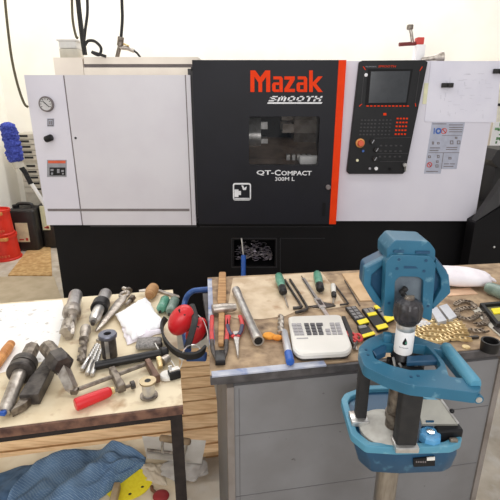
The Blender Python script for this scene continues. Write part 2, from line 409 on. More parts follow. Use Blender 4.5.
# inside of the machine seen through the window
it = MB(); it.bx(wx0-.35, wx1+.05, 3.70, 3.74, .85, 1.75); it.bx(wx0-.35, wx1+.05, YF+.02, 3.7, .83, .85); it.bx(wx0-.37, wx0-.33, YF+.02, 3.7, .85, 1.75); it.bx(wx1+.05, wx1+.08, YF+.02, 3.7, .85, 1.75)
it.bx(wx0-.35, wx1+.08, YF+.02, 3.7, 1.74, 1.76)
cab = build('work_chamber', it, mat('chamber_grey', (52, 49, 49), .5), lathe, smooth=0)
ck = onY(258, 128, 3.35)
c = MB().lathe((ck.x-.22, 3.4, ck.z-.06), (ck.x+.02, 3.4, ck.z-.06), [(0, .10), (.6, .10), (.6, .13), (1, .13), (1, .05), (.8, .04)], 28)
for k in range(3):
    a = math.radians(90 + 120*k); c.box((ck.x+.04, 3.4+math.cos(a)*.075, ck.z-.06+math.sin(a)*.075), (.06, .05, .05))
build('chuck', c, M_silver, lathe)
tu = onY(300, 132, 3.4); c = MB().lathe((tu.x-.05, 3.45, tu.z), (tu.x+.12, 3.45, tu.z), [(0, .15), (1, .15)], 10)
for k in range(5):
    a = math.radians(20+72*k); c.box((tu.x-.09, 3.45+math.cos(a)*.11, tu.z+math.sin(a)*.11), (.09, .05, .06))
build('tool_turret', c, M_turretgrey, lathe, smooth=20)
w0 = onY(255, 148, 3.15); w1 = onY(322, 160, 3.15)
build('way_cover', MB().box(((w0.x+w1.x)/2, 3.25, w0.z-.03), (.62, .3, .02), Matrix.Rotation(.5, 3, 'X')).box(((w0.x+w1.x)/2, 3.12, w0.z-.12), (.62, .02, .1)), M_waybrown, lathe, smooth=0)
e0 = onY(300, 157, 3.05); c = MB()
for k in range(5): c.box((e0.x-.08+k*.035, 3.05, e0.z), (.022, .06, .035))
build('jaw_set', c, M_silver, lathe, smooth=0)
e1 = onY(310, 160, 2.98); build('pale_block', MB().rbox((e1.x, 2.99, e1.z), (.14, .1, .05), .01), M_paper, lathe)  # pale rounded block low in the chamber
# lettering on the door
SX, SY = 240, 60
def lp(pts): return [(SX + a/5., SY + b/5.) for a, b in pts]
lg = MB()
def st(pts): lg.pY(lp(pts), YD-.004, .0045)
st([(52, 52), (76, 52), (101, 86), (127, 52), (151, 52), (151, 160), (131, 160), (131, 84), (111, 112), (111, 160), (92, 160), (92, 112), (72, 84), (72, 160), (52, 160)])
def small_a(x, w):
    st([(x+6, 82), (x+w-8, 82), (x+w, 92), (x+w, 160), (x+w-17, 160), (x+w-17, 97), (x+6, 97)])
    st([(x+8, 112), (x+w-16, 112), (x+w-16, 125), (x+17, 125), (x+17, 147), (x+w-16, 147), (x+w-16, 160), (x+8, 160), (x, 152), (x, 120)])
small_a(161, 53)
st([(222, 82), (274, 82), (274, 98), (246, 144), (275, 144), (275, 160), (222, 160), (222, 144), (250, 98), (222, 98)])
small_a(283, 53)
st([(346, 52), (364, 52), (364, 112), (391, 82), (413, 82), (381, 119), (414, 160), (391, 160), (364, 126), (364, 160), (346, 160)])
build('maker_lettering', lg, M_orange, door, smooth=0)
def txt(mb, s, x0, y1, x1, y0, Y, th=.002, shear=0., off=0.):  # pixel rectangle: left, bottom, right, top
    p = onY(x0, y1, Y); q = onY(x1, y1, Y); t = onY(x0, y0, Y)
    h = t.z - p.z; return mb.text(s, (p.x, Y, p.z), (1, 0, 0), (0, 0, 1), (q.x - p.x) - shear*h, h, th, shear, off)
s = MB()
def sb(x0, y0, x1, y1):
    f_ = lambda x, y: (x + .45*(101.4-y), y); s.pY([f_(x0, y0), f_(x1, y0), f_(x1, y1), f_(x0, y1)], YD-.0025, .003)
for ch, x in zip('SMOOTH', (268.3, 277.0, 286.6, 295.6, 304.4, 313.0)):
    w, t0, t1, q_ = (7.9 if ch == 'M' else 7.3), 96.0, 101.4, 1.2
    if ch in 'SOT': sb(x, t0, x+w, t0+q_)
    if ch == 'M': sb(x, t0, x+w, t0+q_); sb(x, t0, x+1.9, t1); sb(x+w-1.9, t0, x+w, t1); sb(x+w/2-.8, t0, x+w/2+.8, t1-1)
    if ch in 'SO': sb(x, t1-q_, x+w, t1)
    if ch == 'S': sb(x, t0, x+1.9, t0+3); sb(x, t0+1.95, x+w, t0+3.15); sb(x+w-1.9, t0+2, x+w, t1)
    if ch == 'O': sb(x, t0, x+1.9, t1); sb(x+w-1.9, t0, x+w, t1)
    if ch == 'T': sb(x+w/2-1, t0, x+w/2+1, t1)
    if ch == 'H': sb(x, t0, x+1.9, t1); sb(x+w-1.9, t0, x+w, t1); sb(x, t0+1.95, x+w, t0+3.15)
s.pY([(268, 102.2), (322.5, 102.2), (321.5, 103.8), (267, 103.8)], YD-.003, .002)
build('series_lettering', s, M_decal, door, smooth=0)
s = MB(); txt(s, 'QT-', 256.5, 175.5, 274, 170.2, YD-.001, .002, 0, .02); txt(s, 'C', 274.5, 175.5, 280.5, 169.8, YD-.001, .002, 0, .02); txt(s, 'OMPACT', 281.2, 175.4, 311.5, 170.8, YD-.001, .002, 0, .02)
txt(s, '300M L', 275, 180.8, 294.5, 177, YD-.001, .002, 0, .01)
build('model_lettering', s, M_decal, door, smooth=0)
def rp(x0, y0, x1, y1, r, Y):
    p, q = onY(x0, y1, Y), onY(x1, y0, Y); return rect3(p.x, q.x, p.z, q.z, Y, r)
s = MB().prism(rp(233, 183, 251, 200.5, .015, YD-.002), (0, .002, 0), [rp(234.3, 184.6, 249.8, 199.0, .008, YD-.002)])
s.pY([(234.5, 189.5), (238.5, 189.5), (238.5, 191), (241, 191), (241, 195), (238.5, 195), (238.5, 197), (234.5, 197)], YD-.002, .002)
s.pY([(241.5, 185.5), (243.2, 185.5), (244.2, 188), (246.8, 186.5), (246, 190), (243, 190)], YD-.002, .002)
s.pY([(234, 198), (250, 198), (250, 199.5), (234, 199.5)], YD-.002, .002)
build('lathe_pictogram', s, M_decal, door, smooth=0)
# right housing with a bay for the control panel
rh = build('tailstock_housing', MB().bx(X(338, 140), xr1, YF, 4.3, zR0, zT-.005), M_white2, lathe, smooth=0)
# control panel
YP = 2.872
pf = [(359.5, 62), (362.5, 60.5), (425, 60), (428, 62), (405.5, 171.5), (403, 174), (349, 174), (347, 171.5)]
cpn = build('control_panel', MB().pY(pf, YP, YF+.01-YP), M_black, lathe, smooth=0, bev=.004)
build('screen_bezel', MB().pY([(368, 69), (413, 69), (407, 105), (365, 105)], YP-.002, .003), M_base, cpn, smooth=0)
build('screen', MB().pY([(371, 71.5), (410.5, 71), (406, 102.5), (368.5, 103)], YP-.004, .004), M_screen, cpn, smooth=0)
s = MB(); txt(s, 'MAZATROL', 365.5, 67.3, 376.5, 66.0, YP-.001); build('panel_lettering', s, M_decalg, cpn, smooth=0)
s = MB(); txt(s, 'SMOOTH', 378, 67.4, 396, 65.2, YP-.001, .0015, .3)
build('panel_lettering', s, M_orange, cpn, smooth=0)
s = MB()
for k in range(12):
    x = 366.5 + k*3.65; build('soft_key', MB().pY([(x, 105.4), (x+2.3, 105.4), (x+2.3, 106.6), (x, 106.6)], YP-.0035, .004), M_orange, cpn, smooth=0)
for r in range(5):
    for k in range(4):
        x = 396.8 - r*.5 + k*3.1; y = 117.8 + r*3.9; build('orange_key', MB().pY([(x, y), (x+1.9, y), (x+1.8, y+1.5), (x-.1, y+1.5)], YP-.0035, .004), M_orange, cpn, smooth=0)
build('orange_key', MB().pY([(383.4, 113), (386.4, 113), (386.4, 115.4), (383.4, 115.4)], YP-.0035, .004), M_orange, cpn, smooth=0)
s.pY([(362.8, 66.5), (363.8, 66.5), (366, 70), (365.2, 70)], YP-.002, .002)
s.pY([(422, 66.5), (422.8, 66.5), (420.2, 71), (419.4, 71)], YP-.002, .002)
s.pY([(415, 103), (415.6, 103), (416.2, 106.5), (415.5, 106.5)], YP-.002, .002); s.pY([(359, 106), (361.8, 103.8), (362.2, 104.2), (359.6, 106.6)], YP-.002, .002)
build('corner_marking', s, M_orange, cpn, smooth=0)
M_pg = mat('panel_grey', (52, 50, 52), .5)
def gk(p, a, b_): build('grey_key', MB().pY(p, a, b_), M_pg, cpn, smooth=0)
s = MB()
for r in range(5):
    for k in range(5):
        x = 361 - r*.4 + k*3.4; y = 119.5 + r*3.6; gk([(x, y), (x+1.9, y), (x+1.9, y+1.4), (x, y+1.4)], YP-.003, .0035)
    for k in range(4):
        x = 379 - r*.4 + k*3.6; y = 119.5 + r*3.6; gk([(x, y), (x+1.7, y), (x+1.7, y+1.2), (x, y+1.2)], YP-.003, .0035)
for r in range(3):
    for k in range(5):
        x = 380 - r*.6 + k*5; y = 145 + r*5.5; gk([(x, y), (x+2.2, y), (x+2.2, y+1.4), (x, y+1.4)], YP-.003, .0035)
s.pY([(419.6, 70.5), (420, 70.5), (415.4, 103.2), (415, 103.2)], YP-.002, .002); s.pY([(364, 71), (364.4, 71), (361.4, 104), (361, 104)], YP-.002, .002)
s.pY([(374, 138), (411, 137.4), (411, 137.8), (374, 138.4)], YP-.002, .002); s.pY([(377, 153.6), (408, 153.2), (408, 153.6), (377, 154)], YP-.002, .002); s.pY([(380, 161.5), (407, 161.2), (407, 161.6), (380, 161.9)], YP-.002, .002)
build('panel_groove', s, M_pg, cpn, smooth=0)
def dial(px, py, r, d, m, name, prof=None):
    p = onY(px, py, YP); return build(name, MB().lathe((p.x, YP+.002, p.z), (p.x, YP-d, p.z), prof or [(0, r), (.8, r), (1, r*.85)], 22), m, cpn)
dial(360, 143, .028, .012, M_wood, 'stop_button_ring'); dial(360, 143, .019, .035, M_warnorange, 'emergency_stop')
for px, py in ((372, 141.3), (376, 149.5), (374.5, 158.5)):
    dial(px, py, .016, .02, M_rubber, 'selector_dial')
    p = onY(px+.3, py, YP); build('dial_pointer', MB().box((p.x, YP-.021, p.z), (.005, .003, .024), Matrix.Rotation(.5, 3, 'Y')), M_decalg, cpn, smooth=0)
dial(357.2, 160.3, .0085, .008, M_note, 'indicator_lamp'); dial(376, 168.5, .011, .01, M_decal, 'push_button'); dial(369.7, 168.5, .008, .008, M_decalg, 'push_button')
dial(390, 169, .009, .008, M_base, 'push_button'); dial(363, 151, .008, .006, M_bluedec, 'push_button')
p = onY(404, 167, YP); build('key_switch', MB().cyl((p.x, YP, p.z+.015), (p.x, YP-.02, p.z+.015), .012).box((p.x, YP-.03, p.z-.005), (.005, .03, .035)), M_silver, cpn)
dial(366, 75, .01, .004, M_decal, 'push_button')
# sticker sheet on the right housing
sk = build('safety_sticker', MB().pY([(432, 122.4), (465.0, 122.4), (459.2, 152), (442.4, 152), (442.4, 152.2), (432, 152)][:3] + [(456.5, 169), (441.5, 169), (440.6, 173.6), (424, 173.6)], YF-.0015, .002), M_label, lathe, smooth=0)
s = MB()
for (x, y, w) in ((449, 127, 14), (449, 129.2, 13.5), (449, 131.4, 13), (446.5, 147, 11), (446, 149, 11), (430, 147.5, 10), (429.5, 150, 9), (444, 163.5, 5), (450, 163.5, 5), (426, 171, 12), (443.5, 166, 10), (449, 124.5, 14), (432.5, 123.5, 14)):
    s.pY([(x, y), (x+w, y), (x+w, y+.8), (x, y+.8)], YF-.0025, .001)
for (x, y, w, h) in ((450, 140.5, 3.4, 3.8), (457, 140.5, 3.4, 3.8), (455, 136.8, 2.4, 2), (437, 155, 2.6, 3), (436, 160.5, 2.6, 2.4), (435.5, 164.5, 3, 3), (428, 155.5, 3, 2.6), (448.5, 157, 3, 2.4), (432, 141.5, 2, 3), (437, 142, 2.6, 2.4)):
    s.prism([onY(a, b_, YF-.0025) for a, b_ in ((x, y), (x+w, y), (x+w, y+h), (x, y+h))], (0, .001, 0), [[onY(a, b_, YF-.0025) for a, b_ in ((x+.8, y+.8), (x+w-.8, y+.8), (x+w-.8, y+h-.8), (x+.8, y+h-.8))]])
s.pY([(442, 135.2), (461.9, 135.2), (461.9, 135.6), (442, 135.6)], YF-.0025, .001); s.pY([(428.5, 152.4), (459.3, 152.4), (459.3, 152.9), (428.5, 152.9)], YF-.0025, .001)
s.pY([(443.2, 153), (443.7, 153), (441.6, 168.8), (441.1, 168.8)], YF-.0025, .001)
build('sticker_print', s, M_seam, sk, smooth=0)
def ring(mb, px, py, r0, r1, Y, n=20):
    p = onY(px, py, Y)
    mb.prism([V((p.x+r1*math.cos(2*math.pi*i/n), Y, p.z+r1*math.sin(2*math.pi*i/n))) for i in range(n)], (0, .001, 0), [[V((p.x+r0*math.cos(2*math.pi*i/n), Y, p.z+r0*math.sin(2*math.pi*i/n))) for i in range(n)]])
s = MB(); ring(s, 438.5, 131, .009, .019, YF-.003); s.pY([(434, 128), (435, 128), (434.5, 134), (433.5, 134)], YF-.003, .001); build('blue_sign', s, M_bluedec, sk, smooth=0)
s = MB(); ring(s, 429.5, 164.8, .012, .017, YF-.003); ring(s, 444, 131, .014, .018, YF-.003); s.pY([(442, 129), (443, 128.6), (446.3, 133), (445.5, 133.6)], YF-.003, .001); s.pY([(427.8, 163), (428.5, 162.6), (431.2, 166.4), (430.5, 166.9)], YF-.003, .001); build('red_sign', s, M_reddec, sk, smooth=0)
# lower base with an opening for chips
xb0, xb1, zb1 = -1.352, 1.56, .795
hx0, hx1, hz0, hz1 = X(234, 250, YB), X(275, 250, YB), Zc(266, YB), Zc(240, YB)
bs = build('machine_base', MB().prism(rect3(xb0, xb1, 0, zb1, YB), (0, .04, 0), [rect3(hx0, hx1, hz0, hz1, YB)]), M_base, lathe, smooth=0)
b = MB().bx(xb0, xb0+.03, YB+.04, 4.2, 0, zb1).bx(xb1-.03, xb1, YB+.04, 4.2, 0, zb1).bx(xb0, xb1, 4.17, 4.2, 0, zb1).bx(xb0+.03, xb1-.03, YB+.04, 4.17, zb1-.03, zb1-.025)
b.bx(hx0-.06, hx1+.06, YB+.04, YB+.3, hz0-.02, hz0-.005).bx(hx0-.06, hx1+.06, YB+.3, YB+.32, hz0-.02, hz1+.1)
build('base_shell', b, M_base, bs, smooth=0)
s = MB()
for (x0, y0, x1, y1) in ((200, 226.5, 333, 227.1), (280, 238, 325, 238.5), (280, 238, 280.6, 275), (231.5, 238, 276.5, 238.6), (231.5, 238, 232.1, 267), (276.3, 238, 276.9, 267), (231.5, 266.8, 277, 267.6)):
    s.pY([(x0, y0), (x1, y0), (x1, y1), (x0, y1)], YB-.002, .003)
build('panel_seam', s, M_edge, bs, smooth=0)
build('sump_lip', MB().bx(-1.08, -.36, YB-.05, YB, .755, .772), M_edge, lathe, smooth=0)

# swarf in the opening
s = MB(); cx_, cz_ = (hx0+hx1)/2, hz0
for k in range(150):
    x = hx0 + .02 + random.random()*(hx1-hx0-.04); y = YB+.06+random.random()*.17
    z = hz0 + .012 + random.random()*.10*(1-abs((x-cx_)/(hx1-hx0))*1.2)*(.4+(y-YB)/.25)
    r = .008+random.random()*.012; a0_ = random.random()*6; t = [V((x+r*math.cos(a0_+j*1.1), y+r*.6*math.sin(a0_+j*1.1), z+j*.003)) for j in range(5)]
    s.tube(t, .0028, 4)
sw = build('swarf', s, M_swarf, smooth=60); sw['kind'] = 'stuff'; tag(sw, 'curly pale metal swarf heaped inside the dark base opening of the lathe', 'swarf')
# chip hook leaning against the base
t = thing('chip_hook', 'blue handled chip hook leaning against the black base of the lathe', 'hook', onY(246, 330, 2.8) * V((1, 1, 0)) if False else V((onY(243, 262, 2.9).x, 2.78, 0)))
hb, hm, ht = V((onY(243, 262, 2.9).x, 2.75, .01)), onY(243.5, 255, 2.93), onY(241.5, 238, 2.955)
build('handle', MB().tube([hb, hb.lerp(hm, .5), hm], .017, 12), M_blue, t); build('hook_rod', MB().tube([hm-V((0, 0, .01)), hm.lerp(ht, .7), ht], .006, 8), M_silver, t)

# ================================================================== AROUND THE LATHE
YC = 2.78
cv = thing('chip_conveyor', 'black sheet metal chip conveyor sloping up beside the lathe', 'conveyor', (2.0, 3.1, 0))
q0 = onY(474.5, 222, YC); bot = onY(470, 290, YC)
prof = [(474.5, 223), (500, 208), (545, 180)]
pts = [onY(a, b_, YC) for a, b_ in prof]
xE = pts[-1].x
xq_ = xb1+.004
out = [V((xq_, YC, 0)), V((xE, YC, 0))] + [V((xE, YC, pts[-1].z))] + [pts[1], V((xq_, YC, pts[0].z))]
lowc = [V((onY(474.5, 222, YC).x, YC, pts[0].z)), pts[1], pts[2], V((xE, YC, 0)), V((onY(474.5, 222, YC).x, YC, 0))]
build('trough', MB().prism([onY(475, 223, YC), pts[1], pts[2], V((xE, YC, 0)), V((onY(475, 223, YC).x, YC, 0))], (0, .11, 0)).bx(xb1+.01, xE, YC+.11, 3.7, 0, pts[0].z), M_base, cv, smooth=0)
up = [onY(475.5, 221.5, YC+.01), onY(500, 185.5, YC+.05), onY(545, 120, YC+.05), pts[2]+V((0, .02, .005)), pts[1]+V((0, .02, .005))]
build('incline_cover', MB().loft([[p for p in up], [p + V((0, .055, 0)) for p in up]]), M_conv, cv, smooth=0)
b = MB().pY([(491.5, 160.5), (498, 150), (530, 150), (530, 172), (499, 168.5)], 3.3, .3); build('discharge_head', b, M_conv, cv, smooth=0)
b = MB().bx(onY(530, 150, 3.3).x-.2, onY(530, 150, 3.3).x, 3.35, 3.55, 0, onY(530, 168, 3.3).z); build('support_post', b, M_conv, cv, smooth=0)
p = onY(494, 247, YC); build('hinge_screw', MB().sph((p.x, YC-.002, p.z), .008, 10, 6), M_silver, cv)
# cream electrical cabinet + notice behind the right side
ce = thing('electrical_cabinet', 'tall cream cabinet standing behind the right end of the lathe', 'cabinet', (2.5, 4.8, 0))
cx0 = onY(474, 150, 4.45).x
build('body', MB().bx(cx0, cx0+.9, 4.45, 5.2, 0, 1.9), M_cream, ce, smooth=0, bev=.01)
build('door', MB().bx(cx0+.14, cx0+.88, 4.435, 4.449, .1, 1.85), mat('cream_door', (238, 232, 214), .5), ce, smooth=0)
n = thing('notice_sign', 'small white notice with green print on the cream cabinet at right', 'notice', onY(500, 150, 4.43))
p, q = onY(489.5, 147, 4.43), onY(512, 122, 4.43); build('sheet', MB().bx(p.x, q.x, 4.428, 4.433, p.z, q.z), M_paper, n, smooth=0)
s = MB()
for k in range(26):
    x = p.x + .02 + random.random()*(q.x-p.x-.06); z = p.z + .02 + random.random()*(q.z-p.z-.05); s.bx(x, x+.01+random.random()*.04, 4.4265, 4.4285, z, z+.01+random.random()*.02)
build('printing', s, M_greenprint, n, smooth=0)
p, q = onY(497, 106, 4.43), onY(515, 103.5, 4.43); tag(build('name_sign', MB().bx(p.x, q.x, 4.426, 4.433, p.z, q.z), M_black, smooth=0), 'thin dark plate on the cream cabinet above the green notice', 'plate')
# drawing sheet in sleeve and magnets
sh = [(429.5, 62.5), (436, 60.6), (505, 60), (497.5, 122), (424, 121)]
sheet = thing('drawing_sheet', 'large clear plastic sleeve with faint drawing held by magnets on the lathe housing', 'drawing', onY(465, 122, YF-.006))
ya = YF-.004
pa = [onY(431, 61.5, ya), onY(502, 60.8, ya), onY(496, 122.5, ya), onY(424.5, 121.5, ya)]
build('paper', MB().prism(pa, (0, .003, 0)), mat('sleeve_paper', (222, 220, 230), .35, c2=(214, 212, 224), scale=5), sheet, smooth=0)
s = MB()
for k in range(46):
    x = 440+random.random()*50; y = 72+random.random()*42; w = 1+random.random()*6; ya2 = ya-.0012
    if random.random() < .5: s.pY([(x, y), (x+w, y), (x+w, y+.35), (x, y+.35)], ya2, .001)
    else: s.pY([(x, y), (x+.35, y), (x+.3, y+w*.8), (x-.05, y+w*.8)], ya2, .001)
build('drawing_lines', s, mat('pencil', (208, 206, 216), .6), sheet, smooth=0)
for (x, y, lab) in ((446.5, 85.3, 'black block magnet near the middle of the clear drawing sleeve'), (498, 71.3, 'black block magnet at the right edge of the clear drawing sleeve')):
    p = onY(x, y, ya); m = MB().rbox((p.x-.018, ya-.014, p.z), (.033, .018, .026), .003).rbox((p.x+.018, ya-.014, p.z), (.033, .018, .026), .003)
    tag(build('block_magnet', m, M_rubber), lab, 'magnet', 'magnets on the drawing sleeve')
tag(build('sticky_note', MB().pY([(424.5, 83), (429.5, 83), (427.5, 104), (422.5, 104)], YF-.003, .002), M_note, smooth=0), 'narrow pale yellow note stuck beside the control panel', 'note')
# things on top
zt = zT
g = thing('grease_tube', 'dull metal tube lying on top of the lathe above the drawing', 'tube', onY(435, 58, 3.05))
zz = zT-.004
tb = MB(); p, q = V((onY(423, 57, 3.0).x, 3.02, zz+.014)), V((onY(444, 54, 3.0).x, 3.0, zz+.031)); tb.lathe(p, q, [(0, .012), (.6, .016), (.75, .022), (.92, .03), (1, .03), (1, .018), (.95, .016)], 20); build('barrel', tb, M_steel, g)
tc_ = thing('clamp_fixture', 'white and red clamp with upright lever standing on the lathe roof', 'clamp', V((onY(418, 60, 3.1).x, 3.1, zz)))
y_ = 3.08; 
def P(px, py): return onY(px, py, y_)
p, q = P(413.5, 60), P(424, 45); build('post', MB().rbox(((p.x+q.x)/2, y_, (zz+q.z)/2), (q.x-p.x, .07, q.z-zz), .004), M_paper, tc_)
p, q = P(415.5, 44.5), P(423, 38); build('red_block', MB().rbox(((p.x+q.x)/2, y_, (p.z+q.z)/2), (q.x-p.x, .06, q.z-p.z+.004), .004), M_reddec, tc_)
build('lever', MB().tube([P(416, 43.5), P(406, 44), P(399, 44.5)], .012, 10), mat('dark_red', (110, 34, 30), .5), tc_)
build('lever', MB().tube([P(412.5, 44), P(411.5, 34), P(410, 28)], .010, 10), M_steel, tc_); build('lever_head', MB().rbox(P(410, 27.2), (.035, .03, .03), .006), M_darksteel, tc_)
fb = thing('frosted_box', 'small frosted box on a grey tray atop the lathe at left', 'box', V((onY(68, 57, 3.2).x, 3.2, 0)))
yy = 3.2; p, q = onY(60, 57, yy), onY(77, 48.5, yy); zz2 = Zc(57.5, yb)
build('tray', MB().rbox(((p.x+q.x)/2, yy+.06, (zz2+q.z)/2), (q.x-p.x, .12, q.z-zz2), .004), M_drawers, fb)
r_ = onY(60, 39, yy); build('lid', MB().rbox(((p.x+q.x)/2-.004, yy+.06, (q.z+r_.z)/2), (q.x-p.x-.006, .11, r_.z-q.z-.004), .005).rbox(((p.x+q.x)/2-.004, yy+.06, r_.z-.006), (q.x-p.x+.015, .125, .01), .003), M_clearbox, fb)
# hoses coming down from above
def hose(name, lab, pts, Y, r, m=M_rubber, group='hoses hanging above the lathe', end=None):
    P_ = [onY(a, b_, Y) for a, b_ in pts]
    return tag(build(name, MB().tube(P_, r, 8, smooth=8), m), lab, 'hose', group)
hose('hanging_hose', 'long dark air hose hanging at far left down to the lathe end', [(3, -30), (5, 0), (8, 30), (12, 60), (18, 86), (24, 103), (28, 107)], 2.96-.1, .0075, mat('olive_hose', (84, 76, 52), .6))
hose('hanging_hose', 'brown hose strand hanging left of the dark hose bundle above the lathe', [(72, -20), (72, 5), (73, 22), (76, 36), (78, 38)], 3.12, .008, mat('olive_hose', (84, 76, 52), .6))
hose('hanging_hose', 'thick black hose dropping straight to the lathe roof in the bundle', [(76, -20), (79, 10), (82, 35), (85, 55)], 3.2, .016)
hose('hanging_hose', 'black hose with a small loop at its lower end above the lathe', [(86, -20), (87.5, 10), (85, 32), (84, 46), (88, 41), (95, 41.5), (101, 48), (99, 55), (92, 52), (106, 56.5)], 3.08, .009)
hose('hanging_hose', 'single thin black hose hanging to the air gun fitting on the lathe', [(121, -20), (122, 5), (122.3, 20), (121, 38)], 3.18, .010)
for k, (x, y) in enumerate(((80, 8), (82, 24))):
    pass
ag = thing('air_gun', 'small metal air gun lying on the lathe roof below the thin hose', 'air gun', V((onY(125, 55, 3.18).x, 3.18, 0)))
def Q(px, py): return onY(px, py, 3.18)
build('coupling', MB().cyl(Q(121, 37), Q(120, 46), .02).cyl(Q(120, 45), Q(117, 58), .013), M_darksteel, ag); build('body', MB().tube([Q(118, 47), Q(128, 48.5), Q(134, 51)], .013, 10), M_steel, ag); build('nozzle', MB().tube([Q(133, 50), Q(137, 53), Q(140.5, 57.5)], .007, 8), M_blacksteel, ag)
tag(build('lever', MB().tube([Q(124, 44), Q(126, 30+11), Q(127, 43)], .006, 8), M_brass, ag), 'brass lever', '') if False else build('lever', MB().tube([Q(121, 46), Q(124, 44), Q(129, 46)], .006, 8), M_brass, ag)

# ================================================================== LEFT BACK CORNER
yd = 4.97
dr = thing('drawer_unit', 'grey storage unit with two stacks of black slotted drawers against the wall', 'drawers', V((onY(34, 200, yd).x, 5.1, 0)))
x0, x1 = onY(19.5, 165, yd).x, onY(64, 165, yd).x; zt_, zm, zb_ = Zc(134, yd), Zc(166, yd), Zc(196, yd)
build('carcass', MB().bx(x0, x1, yd+.02, 5.245, 0, zt_), M_drawers, dr, smooth=0)
for (y0, y1, nrow) in ((134, 161, 5), (164, 193, 5)):
    for k in range(nrow):
        z1 = Zc(y0 + (y1-y0)*k/nrow, yd); z0 = Zc(y0 + (y1-y0)*(k+1)/nrow, yd)
        d_ = build('drawer', MB().bx(x0+.01, x1-.01, yd, yd+.019, z0+.006, z1-.004), M_drawers, dr, smooth=0)
        xa = onY(21 + .6*k + (3 if y0 > 150 else 0), 150, yd).x
        if y0 < 150 or k < 5: build('slot', MB().bx(xa, xa+.095, yd-.003, yd+.002, z1-.032, z1-.010), M_darkseam, d_, smooth=0)
def jerry(px0, px1, pyt, pyb, Y, lab, lx0, lx1, ly0, ly1):
    a, b_ = onY(px0, pyb, Y), onY(px1, pyb, Y); xm = (a.x+b_.x)/2; w = b_.x-a.x; z1 = Zc(pyt, Y)
    t = thing('jerrycan', lab, 'jerrycan', (xm, Y+.12, 0), 'jerrycans by the lathe')
    build('body', MB().rbox((xm, Y+.12, z1*.46), (w, .24, z1*.92), .03, None, 3), M_jerry, t)
    build('grip', MB().tube([(xm-w*.3, Y+.12, z1*.91), (xm-w*.22, Y+.12, z1*.99), (xm+w*.22, Y+.12, z1*.99), (xm+w*.3, Y+.12, z1*.91)], .018, 10, smooth=4), M_jerry, t)
    build('cap', MB().cyl((xm-w*.3, Y+.1, z1*.9), (xm-w*.3, Y+.1, z1*.98), .035), M_black, t)
    p, q = onY(lx0, ly1, Y-.002), onY(lx1, ly0, Y-.002); lb = build('label_sheet', MB().bx(p.x, q.x, Y-.003, Y+.001, p.z, q.z), M_note, t, smooth=0)
    build('label_print', MB().bx(p.x+.02, p.x+.07, Y-.0042, Y-.0025, p.z+.02, p.z+.035).bx(q.x-.04, q.x-.015, Y-.0042, Y-.0025, p.z+.015, p.z+.045), M_reddec, lb, smooth=0)
    return t
jerry(13, 39.5, 206, 249.5, 4.6, 'black jerrycan with pale label standing nearer the red buckets', 18, 27, 223, 242)
jerry(42, 61, 200, 236, 4.70, 'black jerrycan half hidden behind the other jerrycan by the lathe', 43, 47, 206, 230)
def bucket(pyb, pyt, Y, z0, lab, px0=-11, px1=17):
    a, b_ = onY(px0, 240, Y), onY(px1, 240, Y); xm, r = (a.x+b_.x)/2, (b_.x-a.x)/2; hgt = .255
    t = thing('red_bucket', lab, 'bucket', (xm, Y, z0), 'red buckets by the left wall')
    build('body', MB().lathe((xm, Y, z0), (xm, Y, z0+hgt), [(0, r*1.08), (.05, r*1.08), (.08, r), (.9, r*.9), (.9, r*.97), (1, r*.97), (1, r*.86), (.92, r*.85)], 28), M_bucket, t)
    build('yellow_label', MB().bx(xm+r*.25, xm+r*.8, Y-r*.98, Y-r*.72, z0+hgt*.86, z0+hgt*.97), M_wood, t, smooth=0)
    s = MB()
    for k in range(4): s.box((xm+r*(.15+k*.18), Y-r*(1.03-.03*k*k*.7), z0+hgt*.22), (.018, .01, .02))
    build('embossed_print', s, M_warnorange, t, smooth=0)
    return t
bucket(258, 232, 4.41, 0.0, 'lower red plastic bucket of the stack beside the jerrycans')
bucket(232, 208, 4.41, .259, 'upper red plastic bucket stacked on another beside the jerrycans', -9, 14.5)
# duster leaning
ds = thing('duster', 'blue fluffy duster on a white pole leaning beside the drawer unit', 'duster', onY(46, 208, 3.9)*V((1, 1, 0)))
D = lambda x, y: onY(x, y, 3.96)
h0, h1 = D(6.5, 122), D(17, 163)
def fuzz(mb, p0, p1, r):
    rings = []; n = 26; ax = (p1-p0); u = ax.normalized().cross(V((0, 1, 0))).normalized(); w = V((0, 1, 0))
    for k in range(30):
        t = k/29; rr = r*min(1, .25+2.2*math.sqrt(max(t, .0)), .3+2.4*math.sqrt(1-t)); rings.append([p0+ax*t+(u*math.cos(2*math.pi*i/n)+w*math.sin(2*math.pi*i/n))*rr*(.84+.34*noise.noise(V((i*1.9, k*1.7, 3)))) for i in range(n)])
    return mb.loft(rings)
build('fibre_head', fuzz(MB(), h0, h1, .075), M_duster, ds, smooth=50)
build('grey_neck', MB().tube([D(16, 160), D(20, 168)], .045, 12), M_drawers, ds); build('black_grip', MB().tube([D(19.5, 165), D(25, 172), D(31, 184)], .022, 12), M_black, ds)
build('pole', MB().tube([D(31, 183), D(40, 197), D(50, 213), D(88, 274)], .016, 12), M_paper, ds)
# brown board on the floor
z_ = .012; tag(build('floor_board', MB().pZ([(8, 275), (52, 275), (50, 237), (38, 236)], z_, .012), M_osb, smooth=0), 'worn brown board sheet lying on the floor beside the lathe', 'board')
tag(build('floor_sheet', MB().pZ([(-60, 300.5), (-60, 276.5), (54, 276.5), (62, 300), (64, 320), (-60, 320)], .008, .008), mat('grey_ply', (192, 176, 150), .8, c2=(178, 162, 134), scale=8), smooth=0), 'flat grey brown sheet on the floor between board and left table', 'sheet')

